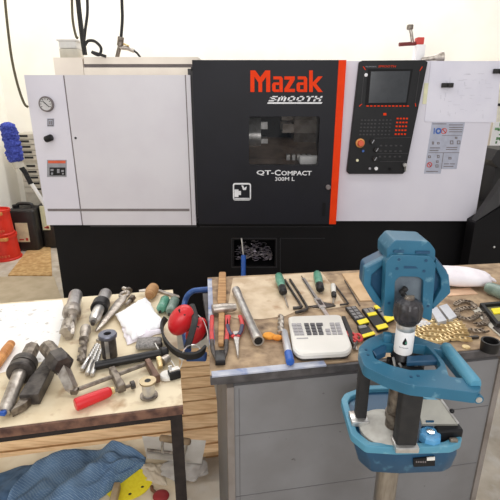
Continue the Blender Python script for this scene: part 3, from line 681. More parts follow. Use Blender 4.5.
# ================================================================== LEFT TABLE
ZT = .8
fr_, fl_ = onZ(183, 405.5, ZT), onZ(0, 428.5, ZT)
ux = (fr_-fl_); ux.z = 0; ux.normalize(); uy = V((-ux.y, ux.x, 0))
MT = Matrix((ux, uy, V((0, 0, 1)))).transposed().to_4x4(); MT.translation = V((fr_.x, fr_.y, 0))
TW, TD = 1.0, .787
tbl = thing('work_table', 'cream topped work table with dark iron frame covered in lathe tools', 'table', MT @ V((-TW/2, TD/2, 0)))
build('tabletop', MB(MT).bx(-TW, 0, .004, TD, ZT-.024, ZT), M_tabletop, tbl, smooth=0)
build('edging', MB(MT).bx(-TW, -.0, -.004, .0035, ZT-.026, ZT-.001), M_tableedge, tbl, smooth=0)
b = MB(MT); b.bx(-TW+.01, -.005, .004, .01, ZT-.046, ZT-.0245); b.bx(-TW+.01, -.005, TD-.02, TD-.01, ZT-.06, ZT-.0245); b.bx(-.015, -.005, .01, TD-.01, ZT-.05, ZT-.0245); b.bx(-TW+.005, -TW+.015, .01, TD-.01, ZT-.06, ZT-.0245)
b.bx(-TW+.01, -.005, .004, .03, .262, .282); b.bx(-.03, -.005, .03, .5, .262, .282); b.bx(-TW+.01, -TW+.03, .03, .5, .262, .282)
build('angle_frame', b, M_iron, tbl, smooth=0)
for (x, y, z0) in ((-.02, .013, 0), (-TW+.02, .013, 0), (-.012, TD-.03, .101), (-TW+.017, TD-.03, .101)):
    build('leg', MB(MT).bx(x-.0165, x+.0165, y-.0135+.006, y+.0165+.006, z0, ZT-.0245), M_iron, tbl, smooth=0)
ZS = .3
shb, shr = onZ(0, 461, ZS), onZ(190, 432, ZS)
build('shelf', MB(MT).bx(-TW+.03, -.002-.03, .03, (MT.inverted() @ shr).y, ZS-.018, ZS), M_boardlight, tbl, smooth=0)
pt = thing('paper_sheet', 'large printed white paper sheet spread on the back of the left table', 'paper', onZ(30, 330, ZT))
build('sheet', MB().prism([onZ(a, b_, ZT+.0012) for a, b_ in ((-8, 305), (62, 299.5), (66, 315), (58, 346), (44, 361), (22, 367), (0, 373), (-12, 376))], (0, 0, -.001)), M_paperdirty, pt, smooth=0)
ZP = ZT+.0025
# wooden file handle
t = thing('wooden_file', 'turned wooden file grip at the left edge of the cream table', 'handle', onZ(4, 352, ZT))
build('grip', lay(MB(), (12, 342), (-8, 372), ZP, [(0, 2), (.06, 4.2), (.3, 5), (.7, 4.4), (.95, 3.6), (1, 2)]), M_wood, t)
def T(name, lab, cat, px, group=None, z=ZP): return thing(name, lab, cat, onZ(px[0], px[1], z), group)
# boring bar at left: shank, flange, square bar
t = T('boring_bar', 'boring bar with round flange and bright shaft at the left table edge', 'tool', (20, 390), 'lathe tools on the left table')
kk = mpp(onZ(20, 380, ZT)); zc = ZP+11.5*kk
A = onZ(33, 347, zc); Bp = onZ(3, 407, zc); dv = (Bp-A)
build('shank', MB().lathe(A, A+dv*.34, [(0, 6*kk), (.06, 7.8*kk), (1, 7.8*kk)], 8), M_darksteel, t, smooth=20)
build('flange', MB().lathe(A+dv*.30, A+dv*.50, [(0, 9.5*kk), (.0, 11*kk), (.06, 12.6*kk), (.5, 12.6*kk), (.5, 11.4*kk), (.6, 11.4*kk), (.6, 12.6*kk), (.94, 12.6*kk), (1, 11.4*kk), (1, 7*kk)], 24), M_oxide, t, smooth=25)
build('bar', MB().lathe(A+dv*.5, Bp-V((0, 0, 6*kk)), [(0, 6.5*kk), (.92, 6.0*kk), (1, 4.5*kk)], 14), M_steel, t); build('cutting_tip', MB().rbox(Bp-V((0, 0, 6*kk))+V((0, -.004, .003)), (.014, .014, .012), .002), M_blue, t)
# turning tool holder block
t = T('turning_tool', 'black square shank turning tool lying across the front of the left table', 'tool', (38, 390), 'lathe tools on the left table')
k2 = 12*kk; Mx, L = axis((56, 360), (31, 405), ZP)
build('square_shank', MB(Mx).prism([(0, -.015, .0), (L*.35, -.019, 0), (L*.62, -.027, 0), (L, -.027, 0), (L, .024, 0), (L*.5, .022, 0), (0, .015, 0)], (0, 0, .034)), M_oxide, t, smooth=0, bev=.002)
build('tool_head', MB(Mx).prism([(L*.98, .003, 0), (L*1.0, -.027, 0), (L*1.10, -.027, 0), (L*1.22, -.030, 0), (L*1.10, -.004, 0)], (0, 0, .024)), M_darksteel, t, smooth=0, bev=.002)
# hex shank boring holder
t = T('boring_holder', 'hexagon collared boring holder with a flat arm pointing right', 'tool', (58, 362), 'lathe tools on the left table')
zc = ZP+.050+10*kk; A = onZ(46, 346, zc); Bp = onZ(60, 362, zc-.006); dv = Bp-A
build('shank', MB().lathe(A, Bp, [(0, 6*kk), (.08, 8*kk), (1, 8*kk)], 10), M_darksteel, t, smooth=20)
build('hex_collar', MB().lathe(Bp-dv*.3, Bp+dv*.25, [(0, 10*kk), (.1, 11.5*kk), (.8, 11.5*kk), (1, 9*kk)], 6), M_oxide, t, smooth=20)
E1 = onZ(73, 391, ZP+.012); ax = (E1-Bp).normalized()
build('flat_arm', MB().lathe(Bp, E1, [(0, 7*kk), (.9, 6*kk), (1, 4*kk)], 4), M_steel, t, smooth=0)
build('insert_tip', MB().rbox(E1+V((.004, 0, 0)), (.02, .018, .016), .003), M_darksteel, t)
# indexable drill
t = T('indexable_drill', 'thick silver indexable drill standing out at the back of the left table', 'tool', (72, 318), 'lathe tools on the left table')
k3 = mpp(onZ(72, 315, ZT))
build('shank', lay(MB(), (76, 294), (72, 313), ZP+2*k3, [(0, 5.5), (.05, 6.5), (1, 6.5)]), M_silver, t)
build('collar', lay(MB(), (72.5, 309), (71.5, 315), ZP, [(0, 8), (.2, 8.6), (.8, 8.6), (1, 7)]), M_steel, t)
fl2 = MB(); z = ZP+6*k3; A, Bp = onZ(71.5, 314, z), onZ(66.5, 334, z); rings = []; dv = Bp-A; u = dv.normalized().cross(V((0, 0, 1))); w = u.cross(dv.normalized())
for k in range(17):
    tw = k/16*2.6; rings.append([A+dv*k/16+(u*math.cos(a)+w*math.sin(a))*k3*(6.3-(2.6 if (math.cos(2*(a-tw)) > .35) else 0)) for a in [2*math.pi*i/28 for i in range(28)]])
build('fluted_body', fl2.loft(rings), M_steel, t, smooth=25); 
# collet holder with dark ring
t = T('collet_holder', 'short silver collet holder with a black ring near the back edge', 'tool', (100, 308), 'lathe tools on the left table')
build('shank', lay(MB(), (106, 293), (101, 306), ZP+2.8*k3, [(0, 5), (.06, 6), (1, 6)]), M_silver, t); build('ring', lay(MB(), (101.8, 303), (99, 309), ZP, [(0, 7.4), (.05, 8.2), (.95, 8.2), (1, 7.4)]), M_blacksteel, t)
build('nose', lay(MB(), (99, 309), (93.5, 321), ZP+3.4*k3, [(0, 5.4), (.75, 5.4), (1, 4)]), M_silver, t); build('tip', lay(MB(), (93.5, 320), (92.7, 324), ZP+5*k3, [(0, 2.8), (1, 2)]), M_oxide, t)
# long spade drill with an eye
t = T('ring_spanner', 'long silver tapered tool with an open eye leaning behind the white cloth', 'tool', (112, 312), 'lathe tools on the left table')
z = ZP+.012; s = MB(); tp, e = onZ(96, 331, z), onZ(124, 297, z+.01)
s.lathe(tp, e, [(0, .004), (.2, .012), (.6, .017), (.85, .02), (1, .014)], 14, True, .55); build('blade', s, M_steel, t)
c = onZ(124.5, 294.5, z+.014); dd = (onZ(131, 287, z+.01)-onZ(118, 303, z+.01)); dd.normalize(); pp = V((-dd.y, dd.x, 0))
build('eye', MB().tube([c+dd*math.cos(a)*.026+pp*math.sin(a)*.015+V((0, 0, .0)) for a in [2*math.pi*i/20 for i in range(20)]], .0075, 10, closed=True), M_steel, t)
# small drill
def twist(mb, p0, p1, zt, r, turns=3.):
    k = mpp(onZ(*p0, zt)); z = zt+r*k; A, B = onZ(*p0, z), onZ(*p1, z); d = B-A; u = d.normalized().cross(V((0, 0, 1))); w = u.cross(d.normalized()); R = []
    for i in range(25):
        tw = i/24*turns*2*math.pi; rr = r*k*(1 if i < 24 else .3); R.append([A+d*i/24+(u*math.cos(a)+w*math.sin(a))*rr*(1-(.45 if math.cos(2*(a-tw)) > .3 else 0)) for a in [2*math.pi*j/16 for j in range(16)]])
    return mb.loft(R)
t = T('stub_drill', 'small dark stub drill with chuck lying left of the metal bushing', 'tool', (85, 335), 'lathe tools on the left table')
build('body', lay(MB(), (86, 327), (84, 340), ZP, [(0, 3), (.1, 5), (.4, 5.3), (.6, 4.2), (1, 4.6)]), M_steel, t); build('flutes', twist(MB(), (84, 338), (81, 362), ZP, 4, 1.5), M_darksteel, t)
# bushing standing
t = T('steel_bushing', 'upright grey steel bushing with a dark blue rim', 'bushing', (110, 352))
zc = ZP; c = onZ(110, 356, zc); r = mpp(c)*7.4; hz = .078
build('sleeve', MB().lathe(c, c+V((0, 0, hz)), [(0, r), (1, r), (1, r*.45), (.2, r*.45)], 26), M_oxide, t); build('rim', MB().lathe(c+V((0, 0, hz*.9)), c+V((0, 0, hz*1.06)), [(0, r*1.0), (0, r*1.2), (.7, r*1.22), (1, r*1.14), (1, r*.5), (0, r*.5)], 26), mat('blue_steel', (108, 110, 122), .35, .7), t)
build('highlight_strip', MB().box(c+V((.002, -r*.96, hz*.45)), (.012, .004, hz*.8)), M_silver, t)  # bright strip stands in for the highlight on the sleeve front
# drill bits fan
for i, (p0, p1, lab) in enumerate((((97, 344), (82, 370), 'leftmost bright drill bit of the small fan before the bushing'), ((99, 345), (87, 374), 'middle bright drill bit of the small fan before the bushing'), ((101, 349), (92, 375), 'rightmost bright drill bit of the small fan before the bushing'))):
    q1 = tuple(p0[j]+(p1[j]-p0[j])*.55 for j in (0, 1)); t = T('drill_bit', lab, 'drill bit', p1, 'drill bits on the left table')
    build('flutes', twist(MB(), q1, p0, ZP, 2.2, 3), M_silver, t); build('shank', lay(MB(), p1, q1, ZP, [(0, 2), (.04, 2.4), (1, 2.4)], 12), M_silver, t)
# black bar
t = T('black_bar', 'long matt black bar with a round end knob across the left table', 'bar', (135, 360))
build('rod', lay(MB(), (95, 366), (163, 353), ZP, [(0, 4.2), (1, 4.6)], 16), M_blacksteel, t); build('end_knob', lay(MB(), (160, 353), (168, 351), ZP, [(0, 4), (.2, 5.5), (.8, 5), (1, 3)]), M_blacksteel, t)
# F clamp
t = T('bar_clamp', 'steel bar clamp with a red handle on the front of the left table', 'clamp', (110, 385))
zb = ZP+.016
build('bar', MB().tube([onZ(79, 389, zb), onZ(150, 362.5, zb)], .0062, 6), M_darksteel, t, smooth=0)
def jaw(p0, p1, w):
    a, b_ = onZ(*p0, zb), onZ(*p1, zb); d = b_-a; n = V((-d.y, d.x, 0)).normalized()
    return MB().prism([a-d*.12-n*w*.8-V((0, 0, .012)), a-d*.12+n*w*.8-V((0, 0, .012)), a+d*.6+n*w*.8-V((0, 0, .012)), b_+n*w-V((0, 0, .012)), b_-n*w-V((0, 0, .012)), a+d*.6-n*w*.8-V((0, 0, .012))], (0, 0, .026))
build('sliding_jaw', jaw((113, 372), (122, 389), .012), M_darksteel, t, smooth=0, bev=.003); build('fixed_jaw', jaw((148.5, 364), (157, 380), .011), mat('rusty_steel', (118, 92, 78), .5, .6, c2=(84, 62, 52), scale=30), t, smooth=0, bev=.003)
zh = ZP+.014
build('screw', MB().tube([onZ(108, 393, zh), onZ(132, 385, zh)], .005, 10), M_darksteel, t); build('swivel_foot', MB().cyl(onZ(131, 385.5, zh), onZ(134.5, 384.3, zh), .012), M_oxide, t)
build('red_handle', lay(MB(), (75, 405), (111, 391), ZP, [(0, 5), (.02, 6), (.15, 6.3), (.8, 5.6), (.95, 5), (1, 3.6)], 14), M_red, t); build('ferrule', lay(MB(), (110, 391.3), (114, 389.8), ZP+.003, [(0, 4), (1, 3.6)], 14), M_brass, t)
# solder spool
t = T('wire_spool', 'small silver wire spool standing near the table front corner', 'spool', (149, 395)); c = onZ(149, 396, ZP); r = mpp(c)*9.2; h = .046
build('flange', MB().lathe(c, c+V((0, 0, .004)), [(0, r*.96), (1, r*.96)], 26), M_darksteel, t); build('wire_winding', MB().lathe(c+V((0, 0, .004)), c+V((0, 0, h)), [(0, r*.66)] + [(k/10, r*(.66+.03*(k % 2))) for k in range(1, 10)] + [(1, r*.66)], 26), M_silver, t)
build('flange', MB().lathe(c+V((0, 0, h)), c+V((0, 0, h+.005)), [(0, r*.9), (1, r*.9), (1, r*.34), (-4, r*.3)], 26), mat('brassy_steel', (170, 154, 124), .35, .8), t)
build('core_hole', MB().cyl(c+V((0, 0, h-.01)), c+V((0, 0, h+.0053)), r*.33), M_darkseam, t)
# connector, disc and wires
t = T('wall_socket_body', 'white disc with a black and metal connector and loose wires', 'connector', (168, 375)); z = ZP
c = onZ(167, 377, z+.006); build('white_disc', MB().lathe(onZ(167, 377, z), onZ(167, 377, z)+V((0, 0, .012)), [(0, .022), (.7, .022), (1, .019)], 26), M_calc, t)
Mx, L = axis((169, 379), (180, 376), z); build('black_connector', MB(Mx).rbox((L/2, 0, .013), (L, .026, .026), .003), M_black, t); build('metal_clip', MB(Mx).box((L*.5, 0, .028), (L*.9, .016, .006)).box((L*.2, .006, .034), (L*.3, .004, .012)), M_silver, t, smooth=0)
s = MB(); s.tube([onZ(a, b_, z+.006+c_) for a, b_, c_ in ((155, 343, .02), (159, 350, .012), (166, 356, 0), (172, 362, .004), (178, 372, .012))], .0022, 6, smooth=6); s.tube([onZ(a, b_, z+.005) for a, b_ in ((176, 374), (180, 368), (182, 361), (179, 358), (184, 360))], .0016, 6, smooth=6)
build('wire', s, M_calc, t)
t = T('brass_union', 'small brass and steel pipe union beside the white disc', 'fitting', (162, 364)); build('nut', lay(MB(), (157, 363), (162, 362), ZP, [(0, 5.4), (.2, 6.2), (.8, 6.2), (1, 5.2)], 6), M_brass, t, smooth=20); build('bore', lay(MB(), (162, 362), (168, 358), ZP+.003, [(0, 4.6), (1, 4.2)], 14), M_steel, t)
# grey mesh pad
Mx, L = axis((136.5, 347), (162, 345.5), ZP)
t = T('grey_pad', 'rounded grey mesh pad lying in front of the white cloth', 'pad', (149, 350)); build('pad', MB(Mx).rbox((L/2, 0, .012), (L, .058, .022), .010, None, 3), M_scour, t); build('dark_patch', MB(Mx).rbox((L*.86, -.016, .014), (L*.36, .024, .024), .008), M_oxide, t)
for p0, p1, lab in (((133, 297.5), (126, 305), 'small worn bolt behind the white napkin beside the ring spanner'), ((104, 336), (97, 341), 'small bolt between the stub drill and the steel bushing'), ((130, 291), (123, 288), 'short steel bolt at the very back edge of the left table')):
    t = T('hex_bolt', lab, 'bolt', p0, 'loose bolts on the left table'); q1 = tuple(p0[j]+(p1[j]-p0[j])*.35 for j in (0, 1))
    build('bolt_head', lay(MB(), p0, q1, ZP, [(0, 3.2), (1, 3.2)], 6), M_darksteel, t, smooth=0); build('threaded_shank', lay(MB(), q1, p1, ZP+.003, [(k/12, 1.9 if k % 2 else 1.6) for k in range(13)], 10), M_steel, t)
# white cloth: folded napkin
def cloth(pix, z0, nx=22, ny=22, amp=.01, hgt=.03, seed=1., edge=.004):
    """patch between four pixel corners (back-left, back-right, front-right, front-left)"""
    C = [onZ(a, b_, z0) for a, b_ in pix]; vs, fs = [], []
    for j in range(ny+1):
        for i in range(nx+1):
            u, w = i/nx, j/ny; p = C[0]*(1-u)*(1-w)+C[1]*u*(1-w)+C[2]*u*w+C[3]*(1-u)*w
            e = min(u, 1-u, w, 1-w)*2; dome = (1-(1-min(1, e*1.4))**2)
            q = V((u*3.1+seed, w*3.1, seed)); z = hgt*dome+amp*noise.noise(q*1.3)*(.3+dome)+amp*.5*noise.noise(q*3.7)
            p = p+V((noise.noise(q*2)*.006, noise.noise(q*2+V((9, 9, 9)))*.006, 0)); p.z = z0+max(edge*(1-dome)*.5+z, .001); vs.append(p)
    n = len(vs); 
    for j in range(ny):
        for i in range(nx): k = j*(nx+1)+i; fs.append((k, k+1, k+nx+2, k+nx+1))
    vs2 = [V((p.x, p.y, z0)) for p in vs]; fs2 = [tuple(n+i for i in f[::-1]) for f in fs]
    ring_ = [i for i in range(nx+1)] + [j*(nx+1)+nx for j in range(1, ny+1)] + [ny*(nx+1)+i for i in range(nx-1, -1, -1)] + [j*(nx+1) for j in range(ny-1, 0, -1)]
    sides = [(ring_[i], ring_[(i+1) % len(ring_)], n+ring_[(i+1) % len(ring_)], n+ring_[i]) for i in range(len(ring_))]
    return MB().add(vs+vs2, fs+fs2+sides)
t = T('paper_napkin', 'folded white paper napkin lying over tools on the left table', 'napkin', (140, 320)); build('napkin_fold', cloth([(115, 315), (146, 297.5), (164.5, 325), (132, 340)], ZP+.012, amp=.008, hgt=.026), mat('napkin_white', (250, 249, 250), .9, c2=(244, 243, 245), scale=6), t, smooth=60)
build('napkin_fold', cloth([(121, 326), (150, 322), (164.5, 332), (127, 345)], ZP, amp=.007, hgt=.016, seed=4), mat('napkin_lilac', (240, 234, 240), .9, c2=(230, 222, 230), scale=10), t, smooth=60)
# screwdriver handles, knob, file
for (p0, p1, m, lab) in (((165.5, 299), (161, 309.5), M_green, 'green screwdriver left of the other behind the white napkin'), ((175, 299.5), (170, 312), M_greengrey, 'grey green screwdriver beside the red ear defenders')):
    t = T('screwdriver', lab, 'screwdriver', p0, 'screwdrivers on the left table'); build('grip', lay(MB(), p0, p1, ZP, [(0, 3), (.06, 4.8), (.3, 5), (.6, 4.6), (.9, 5), (1, 3.5)], 8), m, t, smooth=50)
    p2 = (p1[0]-1.2, p1[1]+3); build('blade', lay(MB(), p1, p2, ZP+.006, [(0, 1.5), (1, 1.3)], 8), M_oxide, t)
t = T('wooden_dowel', 'small pale wooden knob tool at the back of the left table', 'tool', (152, 295)); build('knob', lay(MB(), (154, 287), (149, 296), ZP, [(0, 3), (.1, 5.4), (.5, 6), (.8, 5), (1, 3.4)]), M_oldwood, t); build('stem', lay(MB(), (150, 290), (139, 291), ZP+.008, [(0, 2), (1, 1.2)], 10), M_steel, t)
Mx, L = axis((158, 291), (179, 298), ZP); tag(build('flat_file', MB(Mx).prism([(0, -.007, 0), (L*.9, -.01, 0), (L*1.02, .002, 0), (L*.9, .010, 0), (0, .007, 0)], (0, 0, .006)), M_steel, smooth=0), 'flat grey steel file behind the green screwdrivers', 'file')

# blue tube frame beside the table and the ear defenders on it
bt = thing('blue_trolley', 'blue painted tube frame trolley between the two work tables', 'trolley', (.1, 2.0, .1))
T0 = onY(206, 289.5, 1.97); T1 = onY(190, 293, 1.97); T2 = onY(184, 306, 1.93)
p0, p1_ = onZ(188, 353, .70), onZ(206, 351, .70)
hz_ = T0.z
build('hoop', MB().tube([V((.12, 2.02, .102)), V((.12, 2.02, hz_-.06)), V((.09, 2.01, hz_)), T0, T1, T2, onZ(184, 325, .70), onZ(186, 340, .695), onZ(188, 350, .69)], .0135, 12, smooth=6), M_bluepaint, bt)
build('tray', MB().rbox(((p0.x+p1_.x)/2, (p0.y+p1_.y)/2-.015, .69), (.075, .045, .018), .006), M_bluepaint, bt)
build('leg', MB().tube([V((.34, 2.02, .102)), V((.34, 2.02, hz_-.05)), V((.30, 2.02, hz_)), V((.09, 2.01, hz_))], .0135, 12, smooth=6), M_bluepaint, bt)
em = thing('ear_defenders', 'red ear defenders with black headband between the two tables', 'ear defenders', onZ(185, 350, ZT))
def cup(px, py, z, rx, rz, tilt, dpt, name):
    c = onZ(px, py, z); R = Matrix.Rotation(tilt[2], 3, 'Z') @ Matrix.Rotation(tilt[0], 3, 'X') @ Matrix.Rotation(tilt[1], 3, 'Y')
    b = MB(Matrix.Translation(c) @ R.to_4x4()); b.sph((0, 0, 0), (rx, dpt, rz), 24, 14, lambda q: V((q.x*(1 if abs(q.y) < .2 else 1), math.copysign(abs(q.y)**1.25, q.y), q.z)))
    o = build(name, b, M_red, em, smooth=60)
    g_ = MB(Matrix.Translation(c) @ R.to_4x4()); n_ = 26; 
    g_.lathe((0, dpt*.15, 0), (0, dpt*.55, 0), [(0, rx*.99), (.3, rx*1.06), (1, rx*.98)], 26); build('cushion', g_, M_rubber, o)
    v_ = MB(Matrix.Translation(c) @ R.to_4x4()); v_.tube([(-rx*.35, -dpt*.62, rz*.62), (0, -dpt*.72, rz*.5), (rx*.35, -dpt*.6, rz*.58)], .004, 8, smooth=4); build('vent_slot', v_, M_darkseam, o)
    return c
k4 = mpp(onZ(180, 325, .85))
c1 = cup(181, 320, .876, .041, .058, (-.35, .45, -.35), .044, 'ear_cup'); c2 = cup(196.5, 331, .80, .035, .058, (-.3, .45, -.6), .036, 'ear_cup')
hb_ = [onZ(a, b_, z) for a, b_, z in ((166, 318, .85), (162, 326, .83), (164, 338, .822), (172, 349, .822), (184, 355.5, .826), (197, 355, .832), (205, 349, .838))]
s = MB(); P_ = catmull(hb_, 8); rings = []
for i, p in enumerate(P_):
    tn = (P_[min(i+1, len(P_)-1)]-P_[max(i-1, 0)]).normalized(); w = V((.05, -.55, .84)); w = (w-tn*w.dot(tn)).normalized(); o = tn.cross(w)
    rings.append([p+w*.019+o*.004, p+w*.019-o*.004, p-w*.019-o*.004, p-w*.019+o*.004])
build('headband', s.loft(rings), M_rubber, em, smooth=40)
s = MB(); s.tube([onZ(192, 305, .87), onZ(195, 318, .90), onZ(192, 332, .88), onZ(187, 348, .835)], .011, 10, smooth=6, flat=.5); build('yoke', s, M_rubber, em)
s = MB(); s.tube([onZ(a, b_, .845) for a, b_ in ((183, 352), (188, 346), (196, 345), (201, 351))], .0022, 6, smooth=6); s.tube([onZ(a, b_, .85) for a, b_ in ((198, 315), (203, 320), (207, 330), (208, 340))], .0018, 6, smooth=6); build('wire_spring', s, M_silver, em)

# ================================================================== RIGHT BENCH
ZB = .85
BF = [onZ(210, 375, ZB), onZ(360, 363.5, ZB), onZ(505, 346, ZB)]
bl, br = onZ(207.5, 277.5, ZB), onZ(520, 262.5, ZB)
fdir = (BF[2]-BF[0]).normalized(); BF3 = BF[0]+fdir*1.25; br2 = bl+ (onZ(330, 271.5, ZB)-bl).normalized()*1.45
MBn = Matrix((fdir, V((-fdir.y, fdir.x, 0)), V((0, 0, 1)))).transposed().to_4x4(); MBn.translation = V((BF[0].x, BF[0].y, 0))
be = thing('work_bench', 'grey cabinet work bench with worn brown top holding hand tools', 'bench', (.4, 1.4, 0))
top = [BF[0], BF3, br2, bl]
build('benchtop', MB().prism([p+V((0, 0, 0)) for p in top], (0, 0, -.018)), M_bench, be, smooth=0)
build('edge_strip', MB(MBn).bx(0, 1.25, -.012, -.0005, ZB-.026, ZB-.003), M_benchedge, be, smooth=0)
build('underframe', MB(MBn).bx(.02, 1.22, .02, .6, ZB-.05, ZB-.0185), M_benchedge, be, smooth=0)
build('painted_rail', MB(MBn).bx(.005, .34, -.0115, .014, ZB-.002, ZB+.0025), M_rail, be, smooth=0)
ld = (bl-BF[0]).normalized(); ln = V((ld.y, -ld.x, 0))
L_ = (bl-BF[0]).length; q = BF[0]
build('painted_rail', MB().prism([q+ld*.16+ln*.0, q+ld*.16+ln*.018, q+ld*L_*.97+ln*.018, q+ld*L_*.97], (0, 0, .0025)), M_rail, be, smooth=0)
xc0 = (MBn.inverted() @ onZ(228, 395, .8)).x
xr = (MBn.inverted() @ onY(497, 437, onZ(497, 437, .5).y*.0+1.24)).x
xr = 0.925
build('cabinet_panel', MB(MBn).bx(xc0+.022, xr, .006, .024, .0, ZB-.05), M_cabgrey, be, smooth=0)
build('corner_trim', MB(MBn).bx(xc0, xc0+.021, .0, .026, 0, ZB-.05), M_cabtrim, be, smooth=0)
build('corner_trim', MB(MBn).bx(xr+.001, xr+.02, .0, .026, 0, ZB-.05), M_cabtrim, be, smooth=0)
build('cabinet_panel', MB(MBn).bx(xc0, xc0+.018, .026, .36, 0, ZB-.05).bx(xr+.002, xr+.02, .026, .36, 0, ZB-.05).bx(xc0+.018, xr+.002, .345, .36, 0, ZB-.05), M_cabgrey, be, smooth=0)
s = MB(MBn)
for z in (.38, .62): s.bx(xc0+.024, xr-.004, .0048, .0065, z, z+.002)
s.bx(xc0+.036, xc0+.038, .0048, .0065, 0, ZB-.06)
build('panel_joint', s, mat('joint_grey', (104, 102, 102), .6), be, smooth=0)
for x, y in ((1.16, .06), (1.16, .64), (.14, .7)): build('leg', MB(MBn).bx(x-.02, x+.02, y-.02, y+.02, .0 if y < .69 else .0, ZB-.05 if y < .6 else ZB-.0185), M_iron, be, smooth=0) if x > 1 else None
ZQ = ZB+.001
ks = build
t = thing('kraft_sheet', 'large stained beige paper sheet on the back of the bench', 'paper', onZ(290, 295, ZB))
build('sheet', MB().prism([onZ(a, b_, ZB+.002) for a, b_ in ((233, 278), (290, 274.5), (321, 271.5), (331, 284), (346, 306), (322, 310), (306, 307), (285, 316), (262, 319), (240, 319), (226, 316))], (0, 0, -.0015)), M_kraft, t, smooth=0)
ZK = ZB+.0025
t = thing('cardboard_sheet', 'flat cardboard sheet on the bench behind the blue power tool', 'cardboard', onZ(360, 285, ZB)); build('sheet', MB().prism([onZ(a, b_, ZB+.005) for a, b_ in ((342, 273.5), (380, 271), (400, 290), (395, 299), (360, 300.5))], (0, 0, -.0045)), M_card, t, smooth=0)
t = thing('cardboard_piece', 'small cardboard piece in front of the white sack', 'cardboard', onZ(462, 294, ZB)); build('sheet', MB().prism([onZ(a, b_, ZB+.004) for a, b_ in ((444, 290), (470, 287.5), (478, 293.5), (448, 295.5))], (0, 0, -.0035)), mat('cardboard_pink', (222, 184, 152), .85), t, smooth=0)
def TB(name, lab, cat, px, group=None): return thing(name, lab, cat, onZ(px[0], px[1], ZB), group)
# hammer
t = TB('hammer', 'hammer with flat wooden handle and worn steel head on the bench', 'hammer', (223, 300)); zh = ZB+.016
Mx, L = axis((222.5, 274.5), (221, 347), ZQ+.002)
build('wooden_handle', MB(Mx).prism([(0, -.012, 0), (.01, -.015, 0), (L*.45, -.017, 0), (L*.6, -.011, 0), (L, -.0085, 0), (L, .0085, 0), (L*.6, .011, 0), (L*.45, .017, 0), (.01, .015, 0), (0, .012, 0)], (0, 0, .014)), M_oldwood, t, smooth=0, bev=.003)
build('head', lay(MB(), (212, 309.5), (236, 307), ZK+.002, [(0, 4.5), (.04, 5.2), (.3, 4.9), (.45, 5.2), (.8, 4.2), (1, 3.4)], 14), M_steel, t)
# red snips
t = TB('tin_snips', 'tin snips with long red and grey handles at the bench corner', 'snips', (219, 345)); z = ZK
def strip(pts, z, r, flat=.7, seg=10): return MB().tube([onZ(a, b_, z) for a, b_ in pts], r, seg, smooth=6, flat=flat)
build('grip', strip([(212, 316), (211.5, 330), (212, 340)], z+.010, .0075), M_redglove, t); build('grip', strip([(227, 316), (227.5, 330), (226.5, 340)], z+.010, .0075), M_redglove, t)
build('handle_sheath', strip([(212, 340), (213, 350), (217, 359)], z+.010, .0070), M_oxide, t); build('handle_sheath', strip([(226.5, 340), (226, 350), (223, 359)], z+.010, .007), M_oxide, t)
Mj, Lj = axis((220, 355), (220.5, 366), z); build('jaws', MB(Mj).rbox((Lj/2, 0, .010), (Lj, .030, .018), .003), M_blacksteel, t)
# needle nose pliers
t = TB('long_nose_pliers', 'long nose pliers with red and navy grips pointing at the camera', 'pliers', (236, 335))
build('grip', strip([(229, 316), (227.5, 324), (229, 331), (234, 337)], z+.010, .0075), M_redglove, t); build('grip', strip([(240, 316), (242.3, 324), (241, 331), (237.5, 337)], z+.010, .0075), M_redglove, t)
build('grip_inlay', strip([(227.5, 325), (229, 331), (232, 335)], z+.013, .0066), mat('navy_grip', (56, 56, 84), .5), t); build('grip_inlay', strip([(242.2, 325), (241, 331), (238.5, 335)], z+.013, .0066), mat('navy_grip', (56, 56, 84), .5), t)
Mx, L = axis((236, 334), (238, 358.5), ZK); build('nose', MB(Mx).prism([(0, -.010, 0), (L*.2, -.011, 0), (L*.45, -.007, 0), (L, -.002, 0), (L, .002, 0), (L*.45, .007, 0), (L*.2, .011, 0), (0, .010, 0)], (0, 0, .012)), M_silver, t, smooth=0, bev=.002); build('pivot', MB(Mx).cyl((L*.2, 0, .005), (L*.2, 0, .0145), .005), M_oxide, t)
# tube spanner
t = TB('box_spanner', 'polished steel tube spanner lying diagonally on the bench', 'spanner', (245, 315)); kq = mpp(onZ(245, 315, ZB)); z = ZK+5*kq; A, Bp = onZ(236, 290, z), onZ(258.5, 341, z)
build('tube', MB().lathe(A, Bp, [(0, 3.6*kq), (0, 4.6*kq), (.12, 4.6*kq), (.16, 4.0*kq), (.85, 4.2*kq), (.9, 5*kq), (1, 5*kq), (1, 3.8*kq), (.9, 3.6*kq)], 20), M_silver, t); build('bore', MB().cyl(Bp-(Bp-A)*.04, Bp-(Bp-A)*.002, 3.7*kq), M_darkseam, t)
# amber rag
tag(build('amber_rag', MB().sph(onZ(269, 336, ZK+.0105), (.021, .018, .0105), 20, 12, lambda q: q*(1+.25*noise.noise(q*1.6+V((3, 1, 2))))).sph(onZ(277, 337.5, ZK+.008), (.019, .013, .0085), 16, 10, lambda q: q*(1+.25*noise.noise(q*1.7))), M_amber, smooth=60), 'crumpled amber yellow sponge left of the calculator', 'sponge')
# drill + marker
t = TB('twist_drill', 'pale twist drill bit behind the blue capped marker', 'drill bit', (281, 325)); build('flutes', twist(MB(), (280.5, 334), (281, 316), ZK, 3.4, 2.2), M_steel, t)
t = TB('marker_pen', 'white marker pen with blue cap lying left of the calculator', 'pen', (288, 348)); build('barrel', lay(MB(), (284, 331), (288.7, 354), ZK, [(0, 2.6), (.05, 3.4), (1, 3.8)]), M_alu, t); build('cap', lay(MB(), (288.4, 353), (290.4, 363), ZK, [(0, 4.2), (.9, 4.2), (1, 3)]), M_blue, t)
